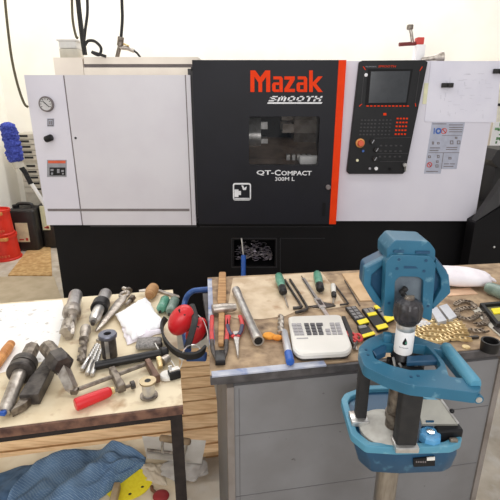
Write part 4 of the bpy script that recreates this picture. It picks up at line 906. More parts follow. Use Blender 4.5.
# calculator
t = TB('calculator', 'large cream desk calculator with grey keys at the bench front', 'calculator', (320, 345))
cb = [onZ(a, b_, ZK) for a, b_ in ((288, 321.5), (340, 319.5), (352, 353), (347, 359), (300, 361.5), (293, 356))]
def roundpoly(P, r, n=4):
    out = []
    for i, p in enumerate(P):
        a, c = P[i-1], P[(i+1) % len(P)]; va, vc = (a-p).normalized(), (c-p).normalized(); rr = min(r, (a-p).length*.45, (c-p).length*.45)
        for k in range(n+1):
            s_ = k/n; out.append((p+va*rr)*(1-s_)**2+p*2*s_*(1-s_)+(p+vc*rr)*s_**2)
    return out
rpz = roundpoly(cb, .018)
cen = sum((p for p in rpz), V())/len(rpz)
build('underside', MB().prism([cen+(p-cen)*.985 for p in rpz], (0, 0, .008)), M_oxide, t, smooth=30)
r1 = [p+V((0, 0, .008)) for p in rpz]; r2 = [p+V((0, 0, .018)) for p in rpz]; r3 = [cen+(p-cen)*.95+V((0, 0, .023)) for p in rpz]
build('body', MB().loft([r1, r2, r3]), M_calc, t, smooth=40)
zk = ZK+.0232; s, sd, sg = MB(), MB(), MB()
for r in range(4):
    for c_ in range(8):
        u = [290.5+6.5*0, 296.5, 304, 310, 316, 323.5, 329.5, 335][c_]+(0 if c_ else 1); x = u+r*.9; y = 324+r*3.0-c_*.1; dark = c_ in (2, 3, 4)
        if c_ == 5 and r < 2: continue
        tgt = sd if dark else s; w = 4.5
        if c_ == 4 and r == 0: w = 6.5
        build('key', MB().prism([onZ(a, b_, zk) for a, b_ in ((x, y), (x+w, y-.1), (x+w+.4, y+2.2), (x+.4, y+2.3))], (0, 0, .003)), M_keyd if dark else M_key, t, smooth=0)
build('name_strip', MB().prism([onZ(a, b_, zk) for a, b_ in ((296.5, 338), (308, 337.6), (308.2, 338.6), (296.7, 339))], (0, 0, .0008)), M_key, t, smooth=0)
build('pouch', MB().prism([onZ(a, b_, ZK) for a, b_ in ((341.5, 319), (345, 319), (352, 335), (353, 348), (350, 342))], (0, 0, .012)), M_black, TB('black_sleeve', 'narrow black sleeve along the right side of the calculator', 'sleeve', (347, 332)), smooth=0)
# screwdrivers
def driver(lab, p0, p1, p2, m, r=4.5):
    t = TB('screwdriver', lab, 'screwdriver', p0, 'screwdrivers on the bench'); build('grip', lay(MB(), p0, p1, ZK, [(0, r*.45), (.05, r*.85), (.3, r), (.62, r*.82), (.7, r*.7), (.72, r*.9), (.9, r*.85), (1, r*.5)], 10), m, t, smooth=45)
    q = (p0[0]+(p1[0]-p0[0])*.7, p0[1]+(p1[1]-p0[1])*.7); build('collar', lay(MB(), q, p1, ZK+.003, [(0, r*.92), (.8, r*.9), (1, r*.5)], 10), M_blacksteel, t)
    build('blade', lay(MB(), p1, p2, ZK+.005, [(0, 1.0), (1, .9)], 8), M_steel, t)
driver('green handled screwdriver with long thin blade at the bench centre', (278.5, 275), (283.5, 293), (288, 307), M_green)
driver('green handled stubby screwdriver behind the calipers', (317, 273), (320.5, 290), (321, 293), M_green)
driver('small pale precision screwdriver right of the calipers', (333, 284.5), (334, 297), (333, 304), M_calc, 2.8)
# hex keys
for lab, pts, r in (('longer black hex key lying left of the calipers', ((285, 280), (292.5, 292), (300.5, 304.5), (301.5, 306.5), (299.5, 307.5), (293, 308)), .0056), ('second black hex key nearer the calipers with short foot', ((290, 279.5), (297.5, 291), (306, 305), (307, 308.5), (304, 310.5), (295.5, 312.5)), .0056), ('thin black hex key right of the precision screwdriver', ((334.5, 284.5), (341, 293), (347, 301.5), (348, 303.5), (345, 304.3), (340, 304.7)), .0038)):
    tag(build('hex_key', MB().tube([onZ(a, b_, ZK+.006) for a, b_ in pts], r, 6, smooth=5), M_oxide, smooth=30), lab, 'hex key', 'hex keys on the bench')
tag(build('scriber', MB().tube([onZ(344.5, 280, ZK+.004), onZ(360, 306, ZK+.004)], .0025, 8), M_oxide), 'thin dark scriber beside the cardboard sheet', 'scriber')
# calipers
t = TB('vernier_caliper', 'steel vernier caliper lying behind the calculator', 'caliper', (315, 300)); Mx, L = axis((303, 279), (330, 321), ZK)
build('beam', MB(Mx).bx(0, L, -.0075, .0075, .002, .0055), M_silver, t, smooth=0); build('slider', MB(Mx).bx(L*.55, L*.76, -.012, .014, .0006, .0095), M_silver, t, smooth=0, bev=.001)
build('slider_window', MB(Mx).bx(L*.6, L*.71, -.006, .009, .0096, .0105), M_oxide, t, smooth=0)
build('jaw', MB(Mx).prism([(L*.68, -.011, .001), (L*.74, -.011, .001), (L*.70, -.05, .001)], (0, 0, .004)).prism([(L*.62, .013, .001), (L*.75, .013, .001), (L*.72, .055, .001), (L*.68, .05, .001)], (0, 0, .004)), M_oxide, t, smooth=0)
build('depth_rod', MB(Mx).bx(-.03, 0, -.001, .001, .002, .004), M_oxide, t, smooth=0); build('scale_strip', MB(Mx).bx(.01, L*.54, -.0075, -.002, .0056, .0062), M_oxide, t, smooth=0)
# insert boxes
def insbox(lab, q, lidq, rows, cols, yq):
    t = TB('insert_box', lab, 'insert box', q[0], 'carbide insert boxes on the bench'); C = [onZ(a, b_, ZK) for a, b_ in q]
    build('tray', MB().prism(C, (0, 0, .010)), M_black, t, smooth=0, bev=.0015)
    s = MB(); up_ = V((0, 0, .0102))
    def bl_(u, w): return C[0]*(1-u)*(1-w)+C[1]*u*(1-w)+C[2]*u*w+C[3]*(1-u)*w+up_
    for r in range(rows):
        for c_ in range(cols):
            u0, u1, w0, w1 = .08+.86*c_/cols, .08+.86*(c_+.8)/cols, .05+lidq*r/rows, .05+lidq*(r+.78)/rows; s.prism([bl_(u0, w0), bl_(u1, w0), bl_(u1, w1), bl_(u0, w1)], (0, 0, .002))
    build('compartment_grid', s, mat('smoke_cell', (130, 127, 126), .4, .3), t, smooth=0)
    for (w0, w1, u0, u1) in yq: build('yellow_label', MB().prism([bl_(u0, w0), bl_(u1, w0), bl_(u1, w1), bl_(u0, w1)], (0, 0, .003)), M_yellow, t, smooth=0)
insbox('dark insert box with grid lid and a yellow front label nearest the calculator', [(345, 309.5), (355.5, 308), (369, 325), (359, 328)], .68, 4, 2, [(.8, 1.0, .05, 1)])
insbox('dark insert box with two yellow labels left of the power tool head', [(361.5, 311), (372, 309.5), (388, 330), (377.5, 333)], .28, 1, 2, [(.27, .40, .1, .9), (.84, 1.0, .05, 1)])
insbox('grey insert box with yellow ends partly behind the power tool head', [(374, 309), (382, 308), (394.5, 321), (385.5, 325)], .8, 2, 2, [(-.02, .2, -.05, .98), (.72, 1.04, .1, 1.1)])
insbox('insert box with yellow front edge between the red scissors and power tool', [(357, 328.5), (367, 327), (375, 337), (363, 341)], .3, 1, 1, [(.78, 1.0, .0, 1)])
# scissors
t = TB('scissors', 'open red handled scissors to the right of the calculator', 'scissors', (354, 338)); z = ZK+.004
def loop(c, rx, ry, rot): 
    o = onZ(*c, z+.003); return [o+V((rx*math.cos(a)*math.cos(rot)-ry*math.sin(a)*math.sin(rot), rx*math.cos(a)*math.sin(rot)+ry*math.sin(a)*math.cos(rot), 0)) for a in [2*math.pi*i/18 for i in range(18)]]
build('finger_loop', MB().tube(loop((351.5, 335), .0105, .022, .5), .0048, 8, closed=True), M_redglove, t); build('finger_loop', MB().tube(loop((358.5, 337.5), .0105, .021, -.1), .0048, 8, closed=True), M_redglove, t)
build('blade', MB().tube([onZ(353, 339, z), onZ(357, 350, z)], .004, 6, flat=.5), M_steel, t); build('blade', MB().tube([onZ(357, 341, z+.003), onZ(353.5, 349, z+.003)], .004, 6, flat=.5), M_oxide, t)
build('grip_web', MB().tube([onZ(351, 339, z+.003), onZ(356, 342, z+.003)], .004, 8), M_redglove, t)
# silver blocks
for (q, lab) in (([(430, 309), (437, 306.5), (447, 320), (438, 322)], 'left of two pale metal parallel blocks behind the brass chain'), ([(439, 306), (447, 303.5), (457, 316), (449.5, 319.5)], 'right of two pale metal parallel blocks behind the brass chain')):
    tag(build('parallel_block', MB().prism([onZ(a, b_, ZQ+.02) for a, b_ in q], (0, 0, -.0195)), M_alu, smooth=0, bev=.001), lab, 'metal block', 'pale metal blocks on the bench')
tag(build('parallel_block', MB().prism([onZ(a, b_, ZQ+.012) for a, b_ in ((413, 323), (424, 319), (432, 323.5), (420, 326))], (0, 0, -.0115)), M_alu, smooth=0, bev=.001), 'low pale metal block at the left end of the brass chain', 'metal block', 'pale metal blocks on the bench')
# chains
def chain(mb, path, z, pitch, w, jitter=0.):
    P = catmull(path, 12); acc = 0; last = P[0]; k = 0
    pts = [P[0]]
    for p in P[1:]:
        if (p-pts[-1]).length >= pitch: pts.append(p)
    for i in range(len(pts)-1):
        a, b_ = pts[i], pts[i+1]; d = (b_-a).normalized(); n = V((-d.y, d.x, 0)); up_ = V((0, 0, 1)); hw = w/2*(1 if i % 2 else .72); hh = pitch*.42
        for sgn in (-1, 1):
            o = n*hw*sgn; prof = []
            for j in range(12):
                t_ = 2*math.pi*j/12; wst = 1-.25*abs(math.sin(t_))**4; prof.append(a.lerp(b_, .5)+o+d*math.cos(t_)*pitch*.82+up_*(math.sin(t_)*hh*wst+hh))
            mb.prism(prof, n*.0016*sgn)
        mb.cyl(a-n*hw*1.15+up_*hh, a+n*hw*1.15+up_*hh, pitch*.3, 8)
    return mb
t = TB('brass_chain', 'heap of brass coloured roller chain on the bench behind the power tool', 'chain', (440, 335))
s = MB()
for i in range(5):
    y = 324+i*4.5; x0 = 413+i*.9; x1 = 462+min(i, 3)*3.0
    path = [onZ(x0+(x1-x0)*j/6, y+1.2*math.sin(j*1.7+i)-1.8*(j/6), ZQ+.001) for j in range(7)]
    chain(s, path, ZQ, .0155, .0165)
build('links', s, M_brass, t, smooth=40)
t = TB('steel_chain', 'dark steel roller chain coiled at the right of the brass chain', 'chain', (468, 318)); s = MB()
chain(s, [onZ(a, b_, ZQ+.001) for a, b_ in ((455, 306), (462, 302.5), (471, 304), (474, 309), (464, 309.5), (456, 313), (460, 319), (471, 320.5), (481, 314), (486, 319), (484, 325), (472, 326))], ZQ, .0125, .018)
build('links', s, M_chain, t, smooth=40)
t = TB('chain_stub', 'thick dark chain end standing beside the black ring cup', 'chain', (478, 330)); s = MB(); chain(s, [onZ(a, b_, ZQ+.001) for a, b_ in ((469, 331), (477, 333), (487, 331))], ZQ, .0135, .02); build('links', s, M_chain, t, smooth=40)
Mx, L = axis((446, 341.5), (478, 338), ZQ); tag(build('flat_bar', MB(Mx).bx(0, L, -.005, .005, .0005, .008), M_oxide, smooth=0), 'short dark flat bar in front of the brass chain', 'bar')
c = onZ(466, 347.3, ZQ); tag(build('steel_disc', MB().lathe(c, c+V((0, 0, .003)), [(0, .0125), (1, .012)], 24), M_brass), 'small pale metal disc on the bench edge before the chain', 'disc')
c = onZ(489, 350, ZQ); t = TB('black_cup', 'round black ring cup at the right front of the bench', 'cup', (489, 345)); r = 9*mpp(c); build('ring', MB().lathe(c, c+V((0, 0, .033)), [(0, r*.95), (1, r), (1, r*.8), (.2, r*.75)], 28), M_blacksteel, t)
# white sack
t = TB('white_sack', 'plump white cloth sack lying at the back of the bench', 'sack', (465, 280)); zz = ZB+.036; c = onZ(456, 276, zz); 
def pil(q): 
    e = max(abs(q.x), abs(q.y)); f = 1+.10*noise.noise(q*2.2+V((4, 0, 0)))+.05*noise.noise(q*6); z = math.copysign(abs(q.z)**.8, q.z); return V((q.x*(1+.12*abs(q.y))*f, q.y*(1+.1*abs(q.x)), z*f))
build('sack', MB(Matrix.Translation(c) @ Matrix.Rotation(-.15, 4, 'Z')).sph((0, 0, 0), (.135, .075, .0335), 36, 20, pil), M_sack, t, smooth=70)
build('corner_seam', MB().tube([c+V((.11, -.02, .006)), c+V((.14, -.03, -.005)), c+V((.152, -.032, -.012))], [.012, .008, .004], 8), M_sack, t)
# right side of the bench
t = TB('green_tube', 'grey green hose end lying at the far right of the bench', 'tube', (492, 292)); build('tube', lay(MB(), (487, 287), (524, 301), ZQ, [(0, 5), (.1, 6), (1, 7)]), M_greengrey, t)
t = TB('framed_case', 'black framed case with yellow inside at the right bench edge', 'case', (492, 312)); q = [(480, 303), (512, 300), (528, 318), (497, 324)]
C = [onZ(a, b_, ZQ+.022) for a, b_ in q]; cc = sum(C, V())/4; inn = [cc+(p-cc)*.8 for p in C]
build('frame', MB().prism(C, (0, 0, -.0215), [inn]), M_black, t, smooth=0); build('floor', MB().prism([p-V((0, 0, .012)) for p in inn], (0, 0, -.009)), mat('olive_case', (120, 116, 84), .6), t, smooth=0); build('yellow_insert', MB().prism([onZ(a, b_, ZQ+.014) for a, b_ in ((491, 308.5), (504, 307), (508, 312), (494, 313.5))], (0, 0, -.004)), M_yellow, t, smooth=0)
t = TB('grey_tray', 'flat pale grey tray beside the framed case at bench right', 'tray', (485, 318)); build('tray', MB().prism([onZ(a, b_, ZQ+.004) for a, b_ in ((472, 309), (479, 307), (497, 326), (516, 340), (506, 341), (490, 327))], (0, 0, -.0038)), M_drawers, t, smooth=0)
t = TB('steel_ruler', 'narrow dark ruler in front of the framed case', 'ruler', (495, 327)); build('strip', MB().prism([onZ(a, b_, ZQ+.009) for a, b_ in ((493, 327), (496, 325.5), (520, 344), (516, 346))], (0, 0, -.0045)), M_oxide, t, smooth=0)

# ================================================================== POWER TOOL ON A PIPE
AX, AY = .362, .93
pt = thing('power_tool', 'blue battery power tool with frame handles mounted on an upright steel pipe', 'power tool', (AX, AY, 0))
def axz(py):
    b_ = py-250; return H-AY*(F*SP+b_*CP)/(F*CP-b_*SP)
build('pipe', MB().lathe((AX, AY, 0), (AX, AY, .73), [(0, .028), (1, .028)], 28), M_pipe, pt)
build('pipe_foot', MB().lathe((AX, AY, 0), (AX, AY, .02), [(0, .11), (.6, .11), (1, .1)], 28), M_oxide, pt)
ZH = 1.035
outer = roundpoly([onZ(a, b_, ZH) for a, b_ in ((358, 348), (367, 339), (385, 332), (411, 334), (429, 341), (447, 346.5), (474, 379), (482, 388), (478, 393), (440, 388), (410, 385), (386, 377), (364, 366))], .012, 3)
h1 = roundpoly([onZ(a, b_, ZH) for a, b_ in ((372, 350), (384, 343.5), (414, 344), (426, 345.5), (436, 356), (441, 365), (436, 369.5), (410, 370), (392, 365.5), (375, 358.5))], .006, 3)
h2 = roundpoly([onZ(a, b_, ZH) for a, b_ in ((433, 348.5), (443.5, 350.5), (467, 378.5), (449, 376.5), (444.5, 362))], .006, 3)
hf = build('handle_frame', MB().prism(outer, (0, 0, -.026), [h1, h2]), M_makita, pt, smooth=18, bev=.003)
build('grip_tube', MB().lathe(onZ(445, 346, ZH+.002), onZ(476, 385, ZH+.002), [(0, .010), (.05, .0135), (.95, .0145), (1, .011)], 18), M_makitaL, hf)
build('cross_bar', MB().prism([onZ(a, b_, ZH-.004) for a, b_ in ((407, 355.5), (435, 354), (439, 360.5), (407, 361.5))], (0, 0, -.014)), M_makitaD, hf, smooth=0, bev=.003)
build('bracket', MB().prism([onZ(a, b_, ZH-.002) for a, b_ in ((372, 350), (381, 345), (387, 345), (386, 351), (376, 356))], (0, 0, -.016)), M_makitaD, hf, smooth=0, bev=.002)
p = onZ(387, 338, ZH+.008); build('mount_boss', MB().rbox(p, (.022, .018, .03), .006), M_makita, hf)
for a, b_ in ((366, 350), (368, 355), (411, 377), (418, 376)):
    p = onZ(a, b_, ZH); build('bolt', MB().cyl(p-V((0, 0, .006)), p+V((0, 0, .0012)), .0034, 12), M_makitaD, hf)
p = onZ(476, 396, ZH-.018); build('end_bolt', MB().cyl(p+V((0, .02, 0)), p+V((0, -.012, 0)), .010), M_makita, hf); build('bolt_face', MB().cyl(p+V((0, -.011, 0)), p+V((0, -.0135, 0)), .0065), M_silver, hf)
# spindle
kb = MB(); z0, z1 = 1.106, 1.163; rings = []; n = 40
for t_, r in ((0, .022), (.06, .028), (.25, .0305), (.7, .0305), (.86, .027), (.95, .019), (1, .012)):
    rings.append([V((AX+math.cos(2*math.pi*i/n)*r*(1+.07*(i % 4 < 2)*(.1 < t_ < .9)), AY+math.sin(2*math.pi*i/n)*r*(1+.07*(i % 4 < 2)*(.1 < t_ < .9)), z0+(z1-z0)*t_)) for i in range(n)])
kn = build('chuck_knob', kb.loft(rings), mat('knob_dark', (50, 46, 48), .35, c2=(34, 32, 33), scale=70, bump=.3), pt, smooth=20)
build('knob_cap', MB().lathe((AX, AY, z1-.002), (AX, AY, z1+.006), [(0, .012), (.7, .011), (1, .008)], 20).box((AX, AY, z1+.005), (.02, .006, .005)), M_darksteel, kn)
build('collar_ring', MB().lathe((AX, AY, 1.086), (AX, AY, 1.101), [(0, .0215), (.5, .0225), (1, .0215)], 28), M_silver, pt)
lb = build('white_sleeve', MB().lathe((AX, AY, 1.026), (AX, AY, 1.087), [(0, .0205), (.04, .0215), (1, .0215)], 32), M_paper, pt)
s = MB(); R_ = .0219
def onc(dx, z): a = math.asin(max(-.99, min(.99, dx/R_))); th0 = -math.pi/2-.37+.0; return V((AX+R_*math.cos(th0+a), AY+R_*math.sin(th0+a), z))
drop = [(0, .012), (.0035, .005), (.0055, -.001), (.0045, -.006), (.0, -.0075), (-.0045, -.006), (-.005, -.001), (-.003, .004)]
f = [onc(dx+.002, 1.062+dz) for dx, dz in drop]; s.add(f, [tuple(range(len(f)))])
s2 = MB(); f = [onc(dx*.4+.0045, 1.061+dz*.45) for dx, dz in drop]; s2.add([p+(p-V((AX, AY, p.z))).normalized()*.0004 for p in f], [tuple(range(len(f)))])
build('drop_mark', s, M_black, lb, smooth=0); build('leaf_mark', s2, M_green, lb, smooth=0)
s = MB()
for k in range(7): dx = -.009+k*.003; f = [onc(dx, 1.046), onc(dx+.0018, 1.046), onc(dx+.0018, 1.0485), onc(dx, 1.0485)]; s.add(f, [(0, 1, 2, 3)])
build('sleeve_print', s, M_decalg, lb, smooth=0)
s = MB(); s.lathe((AX, AY, .955), (AX, AY, 1.027), [(0, .024), (.2, .029), (.35, .022), (.5, .03), (.65, .023), (.8, .027), (1, .02)], 24)
for k in range(9):
    a = k*.7; s.rbox((AX+.027*math.cos(a), AY+.027*math.sin(a), .975+.03*((k*7 % 5)/5)), (.014, .012, .02), .003)
build('gear_carrier', s, M_blacksteel, pt, smooth=35)
s = MB()
for k in range(5): a = -2.6+k*.5; s.tube([V((AX+.032*math.cos(a), AY+.032*math.sin(a), 1.02-.008*k % 1)), V((AX+.035*math.cos(a+.3), AY+.035*math.sin(a+.3), 1.0)), V((AX+.034*math.cos(a+.5), AY+.034*math.sin(a+.5), .975))], .003, 6)
build('spring_clip', s, M_silver, pt)
build('column', MB().lathe((AX, AY, .79), (AX, AY, .96), [(0, .021), (.3, .021), (.3, .024), (.38, .024), (.38, .021), (1, .021)], 24), M_darksteel, pt)
# posts
def post(cx, cy, w, d, z0, z1, name='frame_post'): return build(name, MB().rbox((cx, cy, (z0+z1)/2), (w, d, z1-z0), .004), M_rubber, pt)
ZL = .80
pa_ = onZ(409, 438, ZL); pt2 = onZ(410, 386, ZH-.03)
fx, fy = .362, .852
post(.372, .876, .048, .034, ZL-.005, ZH-.024); post(.287, .968, .027, .03, ZL-.005, ZH-.024); post(.43, 1.0, .03, .03, ZL-.005, ZH-.024)
for (x, y, w, d) in ((.372, .872, .056, .046), (.282, .962, .045, .045)):
    build('post_foot', MB().rbox((x, y, ZL+.006), (w, d, .016), .003), M_silver, pt)
# lower housing
lo = [(341, 399), (345, 393), (367, 385), (402, 384), (440, 400), (461, 427), (462, 441), (452, 446), (398, 448), (366, 446), (351, 434), (346, 417)]
lop = roundpoly([onZ(a, b_, ZL) for a, b_ in lo], .008, 3); ccn = sum(lop, V())/len(lop)
inn = [ccn+(p-ccn)*.86 for p in lop]
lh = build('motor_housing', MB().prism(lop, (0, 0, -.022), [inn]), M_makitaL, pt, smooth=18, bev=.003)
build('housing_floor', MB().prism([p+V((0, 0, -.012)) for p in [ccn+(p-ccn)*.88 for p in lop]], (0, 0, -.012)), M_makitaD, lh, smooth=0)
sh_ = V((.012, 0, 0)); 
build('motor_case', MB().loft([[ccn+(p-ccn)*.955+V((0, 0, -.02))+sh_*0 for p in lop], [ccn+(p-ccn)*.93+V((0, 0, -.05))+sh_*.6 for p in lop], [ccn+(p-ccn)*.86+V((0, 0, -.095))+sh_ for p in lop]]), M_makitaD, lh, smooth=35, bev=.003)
build('white_disc', MB().lathe((AX-.012, AY+.01, ZL-.012), (AX-.012, AY+.01, ZL+.012), [(0, .07), (.4, .07), (.5, .066), (1, .034)], 30), mat('dusty_white', (192, 190, 182), .7, c2=(170, 166, 158), scale=30), lh)
p = onZ(430, 436, ZL+.006); ab = build('adjuster', MB().lathe(p-V((0, 0, .012)), p+V((0, 0, .01)), [(0, .026), (.8, .026), (1, .022)], 8), mat('sky_blue', (96, 164, 208), .4, c2=(80, 148, 196)), lh, smooth=20); build('adjuster_bolt', MB().cyl(p+V((0, 0, .01)), p+V((0, 0, .014)), .009), M_chrome, ab)
bp_ = build('battery_pack', MB().prism([onZ(a, b_, ZL+.02) for a, b_ in ((434, 424), (459, 423), (464, 430), (438, 432))], (0, 0, -.04)), M_black, lh, smooth=0, bev=.004)
p = onZ(454, 442, ZL); build('latch', MB().rbox(p+V((0, .004, 0)), (.02, .012, .014), .003), M_darksteel, lh)
# grey guard plate behind the battery
gq = [onZ(416, 399, .87), onZ(441, 400, .87), onZ(458, 424, .825), onZ(422, 424, .825)]
gd = build('guard_plate', MB().loft([gq, [p-V((0, 0, .006)) for p in gq]]), mat('guard_grey', (146, 144, 134), .4, .3, c2=(132, 130, 122)), pt, smooth=0)
build('guard_edge', MB().tube([gq[1]+V((0, 0, .002)), gq[2]+V((0, 0, .002))], .003, 8), M_silver, gd); build('guard_knob', MB().sph(onZ(452, 411, .853), .006, 10, 8), M_black, gd)
build('guard_strut', MB().box((gq[3].x+.02, gq[3].y+.012, .812), (.02, .02, .04)), M_makitaD, gd, smooth=0)
# rating plate on the front of the lower housing
yf = min(p.y for p in lop)
q = [(413.5, 459), (435, 457.5), (435, 466), (414, 467)]
Yp = yf+.004
rpb = build('rating_plate', MB().pY(q, Yp, .012), M_black, lh, smooth=0)
build('white_tab', MB().pY([(427, 457.8), (435, 457.2), (435, 460.3), (427, 460.8)], Yp-.001, .002), M_calc, rpb, smooth=0)
s = MB()
for k in range(5): s.pY([(416+k*2.2, 461.3), (417.3+k*2.2, 461.2), (417.3+k*2.2, 462.8), (416+k*2.2, 462.9)], Yp-.001, .001)
build('plate_print', s, M_seam, rpb, smooth=0)
# upper head
YH = .975
def hp_(pts, Y, th): return MB().prism([onY(a, b_, Y) for a, b_ in pts], (0, th, 0))
wing = roundpoly([onY(a, b_, YH+.045) for a, b_ in ((365, 266), (385, 256), (397, 251), (424, 251), (436, 257), (448, 272), (451, 291), (435, 308), (424, 316), (392, 314), (384, 311), (373, 302), (363, 285))], .008, 3)
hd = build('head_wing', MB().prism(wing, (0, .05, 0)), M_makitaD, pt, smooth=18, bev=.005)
wing2 = [(364.5, 268), (386, 257), (386, 263), (372, 275), (371, 285), (384, 305), (384, 311), (373, 302), (363.5, 286)]
build('wing_rib', hp_(wing2, YH+.03, .02), M_makita, hd, smooth=0, bev=.003)
wing3 = [(449, 275), (436, 259), (435, 266), (441, 279), (441, 289), (432, 305), (433, 310), (451, 293)]
build('wing_rib', hp_(wing3, YH+.03, .02), M_makita, hd, smooth=0, bev=.003)
build('head_top', MB().prism(roundpoly([onY(a, b_, YH+.01) for a, b_ in ((386.5, 261), (387, 249), (395, 240), (429, 241.5), (435.5, 250), (435, 262))], .006, 3), (0, .08, 0)), M_makita, pt, smooth=18, bev=.005)
fr_o = roundpoly([onY(a, b_, YH) for a, b_ in ((384, 316), (386, 262), (392, 255), (430, 256), (436, 264), (431.5, 321), (422, 318), (423.5, 280), (418, 277), (400, 276.5), (395, 281), (394, 317))], .006, 3)
build('head_fork', MB().prism(fr_o, (0, .03, 0)), M_makita, pt, smooth=18, bev=.004)
build('grey_inset', hp_([(393, 276), (425, 277), (424, 312), (393, 311)], YH+.012, .03), M_greyinset, pt, smooth=0)
s = MB()
for a, b_, w, h in ((399, 251.5, 5, 1.2), (423, 252.5, 7, 1.2)): s.pY([(a-w, b_-h), (a+w, b_-h), (a+w, b_+h), (a-w, b_+h)], YH+.006, .006)
build('recess', s, M_makitaD, pt, smooth=0)
s = MB()
for a, b_ in ((399, 259.5), (397, 268.5), (426, 260.5), (424, 271), (389, 303), (428, 306)):
    p = onY(a, b_, YH); s.cyl((p.x, YH+.002, p.z), (p.x, YH-.0012, p.z), .0035, 12)
s.pY([(404, 266), (416, 266.5), (418, 268.5), (404, 268.5)], YH-.001, .003)
build('fork_bolt', s, M_makitaD, pt)
s = MB()
for a, b_ in ((402, 292), (405, 289), (404, 295)): s.rbox(onY(a, b_, YH-.002), (.011, .014, .011), .003, Matrix.Rotation(.6, 3, 'Y'))
build('dark_nut', s, M_rubber, pt)

# ================================================================== ON THE LOWER SHELF
ZS1 = ZS+.001
def curtain_cloth(upper, lower, z0, nx, ny, fn):
    U = catmull([V((a, b_, 0)) for a, b_ in upper], 12); Lw = catmull([V((a, b_, 0)) for a, b_ in lower], 12)
    def samp(P, t): i = t*(len(P)-1); k = min(int(i), len(P)-2); return P[k].lerp(P[k+1], i-k)
    vs, fs = [], []
    for j in range(ny+1):
        for i in range(nx+1):
            u, w = i/nx, j/ny; q = samp(U, u).lerp(samp(Lw, u), w); p = onZ(q.x, q.y, z0); h = fn(u, w); vs.append(V((p.x, p.y, z0+max(h, .001))))
    for j in range(ny):
        for i in range(nx): k = j*(nx+1)+i; fs.append((k, k+1, k+nx+2, k+nx+1))
    n = len(vs); vs2 = [V((p.x, p.y, z0)) for p in vs]; fs2 = [tuple(n+i for i in f[::-1]) for f in fs]
    R = [i for i in range(nx+1)] + [j*(nx+1)+nx for j in range(1, ny+1)] + [ny*(nx+1)+i for i in range(nx-1, -1, -1)] + [j*(nx+1) for j in range(ny-1, 0, -1)]
    return MB().add(vs+vs2, fs+fs2+[(R[i], R[(i+1) % len(R)], n+R[(i+1) % len(R)], n+R[i]) for i in range(len(R))])
def dfn(u, w):
    e = min(1, w*5)*min(1, (1-w)*6)*min(1, (1-u)*7)*min(1, u*6+.3); e = math.sin(e*math.pi/2)
    f = .022*math.sin(u*9+w*4+2.2*noise.noise(V((u*3, w*3, 0))))*e + .024*noise.noise(V((u*6, w*5, 2)))*e+.008*noise.noise(V((u*16, w*11, 5)))*e
    return .004+e*(.042+.014*(1-abs(u-.45)*2))+f
jn = thing('denim_cloth', 'crumpled blue denim cloth lying on the shelf under the left table', 'cloth', onZ(60, 490, ZS))
build('cloth', curtain_cloth([(32, 476), (50, 459), (75, 453), (102, 451), (125, 454), (146, 458)], [(-30, 560), (20, 545), (60, 525), (94, 503), (116, 487), (145, 465)], ZS+.006, 70, 50, dfn), M_denim, jn, smooth=70)
def dfn2(u, w):
    e = min(1, w*4)*min(1, (1-w)*6)*min(1, (1-u)*7)*min(1, u*6+.3); e = math.sin(e*math.pi/2); return .003+e*(.03+.012*math.sin(u*7+w*6))
build('folded_leg', curtain_cloth([(-30, 482), (0, 474), (24, 466), (42, 468)], [(-40, 540), (-10, 520), (20, 505), (40, 494)], ZS1, 30, 24, dfn2), mat('denim_checked', (84, 112, 144), .95, c2=(56, 82, 112), scale=26, bump=.3), jn, smooth=70)
s = MB(); s.tube([onZ(a, b_, ZS+.04) for a, b_ in ((8, 486), (18, 482), (32, 474), (42, 466))], .003, 6, smooth=5, flat=.6); build('stitched_hem', s, mat('hem_pale', (120, 150, 178), .9), jn)
# sanding disc with holes
q = onZ(139, 480, ZS1+.004); cx_, cy_ = onZ(131, 484, ZS1+.004).x, onZ(131, 484, ZS1+.004).y; rr = .085
cxy = onZ(129, 480, ZS1+.004)
arc = [cxy+V((math.cos(a)*rr, math.sin(a)*rr, 0)) for a in [2*math.pi*i/40 for i in range(40)]]
hol = []
for k in range(8):
    a = 2*math.pi*k/8+.3; o = cxy+V((math.cos(a)*rr*.72, math.sin(a)*rr*.72, 0)); hol.append([o+V((math.cos(b_)*.006, math.sin(b_)*.006, 0)) for b_ in [2*math.pi*i/8 for i in range(8)]])
sd_ = thing('sanding_disc', 'yellow perforated sanding disc beside the blue denim cloth', 'sanding disc', cxy)
build('abrasive_face', MB().prism(arc, (0, 0, -.0018), hol), M_sand, sd_, smooth=0)
build('hole_shade', MB().prism([cxy+(p-cxy)*.985 for p in [q_-V((0, 0, .0019)) for q_ in arc]], (0, 0, -.001)), M_oxide, sd_, smooth=0)  # dark disc added underneath so the holes look shaded
# trowel
t = thing('plastering_trowel', 'rectangular steel trowel with wooden handle on the shelf behind the table leg', 'trowel', onZ(178, 450, ZS))
zt = ZS+.035
C = [onZ(a, b_, zt) for a, b_ in ((137, 435), (205, 438.5), (199, 463), (131, 456))]
C[1] = onZ(206, 440.5, zt); C[2] = onZ(201.5, 463.5, zt); C[3] = onZ(147, 458, zt); C[0] = onZ(142, 436, zt)
build('plate', MB().prism(C, (0, 0, -.002)), M_trowel, t, smooth=0)
zr = zt+.055
build('handle', MB().lathe(onZ(160, 438, zr), onZ(190.5, 442, zr), [(0, .009), (.04, .0125), (.5, .0135), (.96, .0125), (1, .009)], 16), M_cork, t)
build('spine', MB().tube([onZ(147, 450, zt+.005), onZ(185, 454.5, zt+.005)], .006, 6), M_darksteel, t)
build('tang', MB().tube([onZ(163, 453, zt+.005), onZ(162, 446, zt+.035), onZ(163, 439.5, zr)], .0055, 8), M_steel, t); build('tang', MB().tube([onZ(184, 454.5, zt+.005), onZ(186, 448, zt+.035), onZ(186, 442, zr)], .0055, 8), M_steel, t)
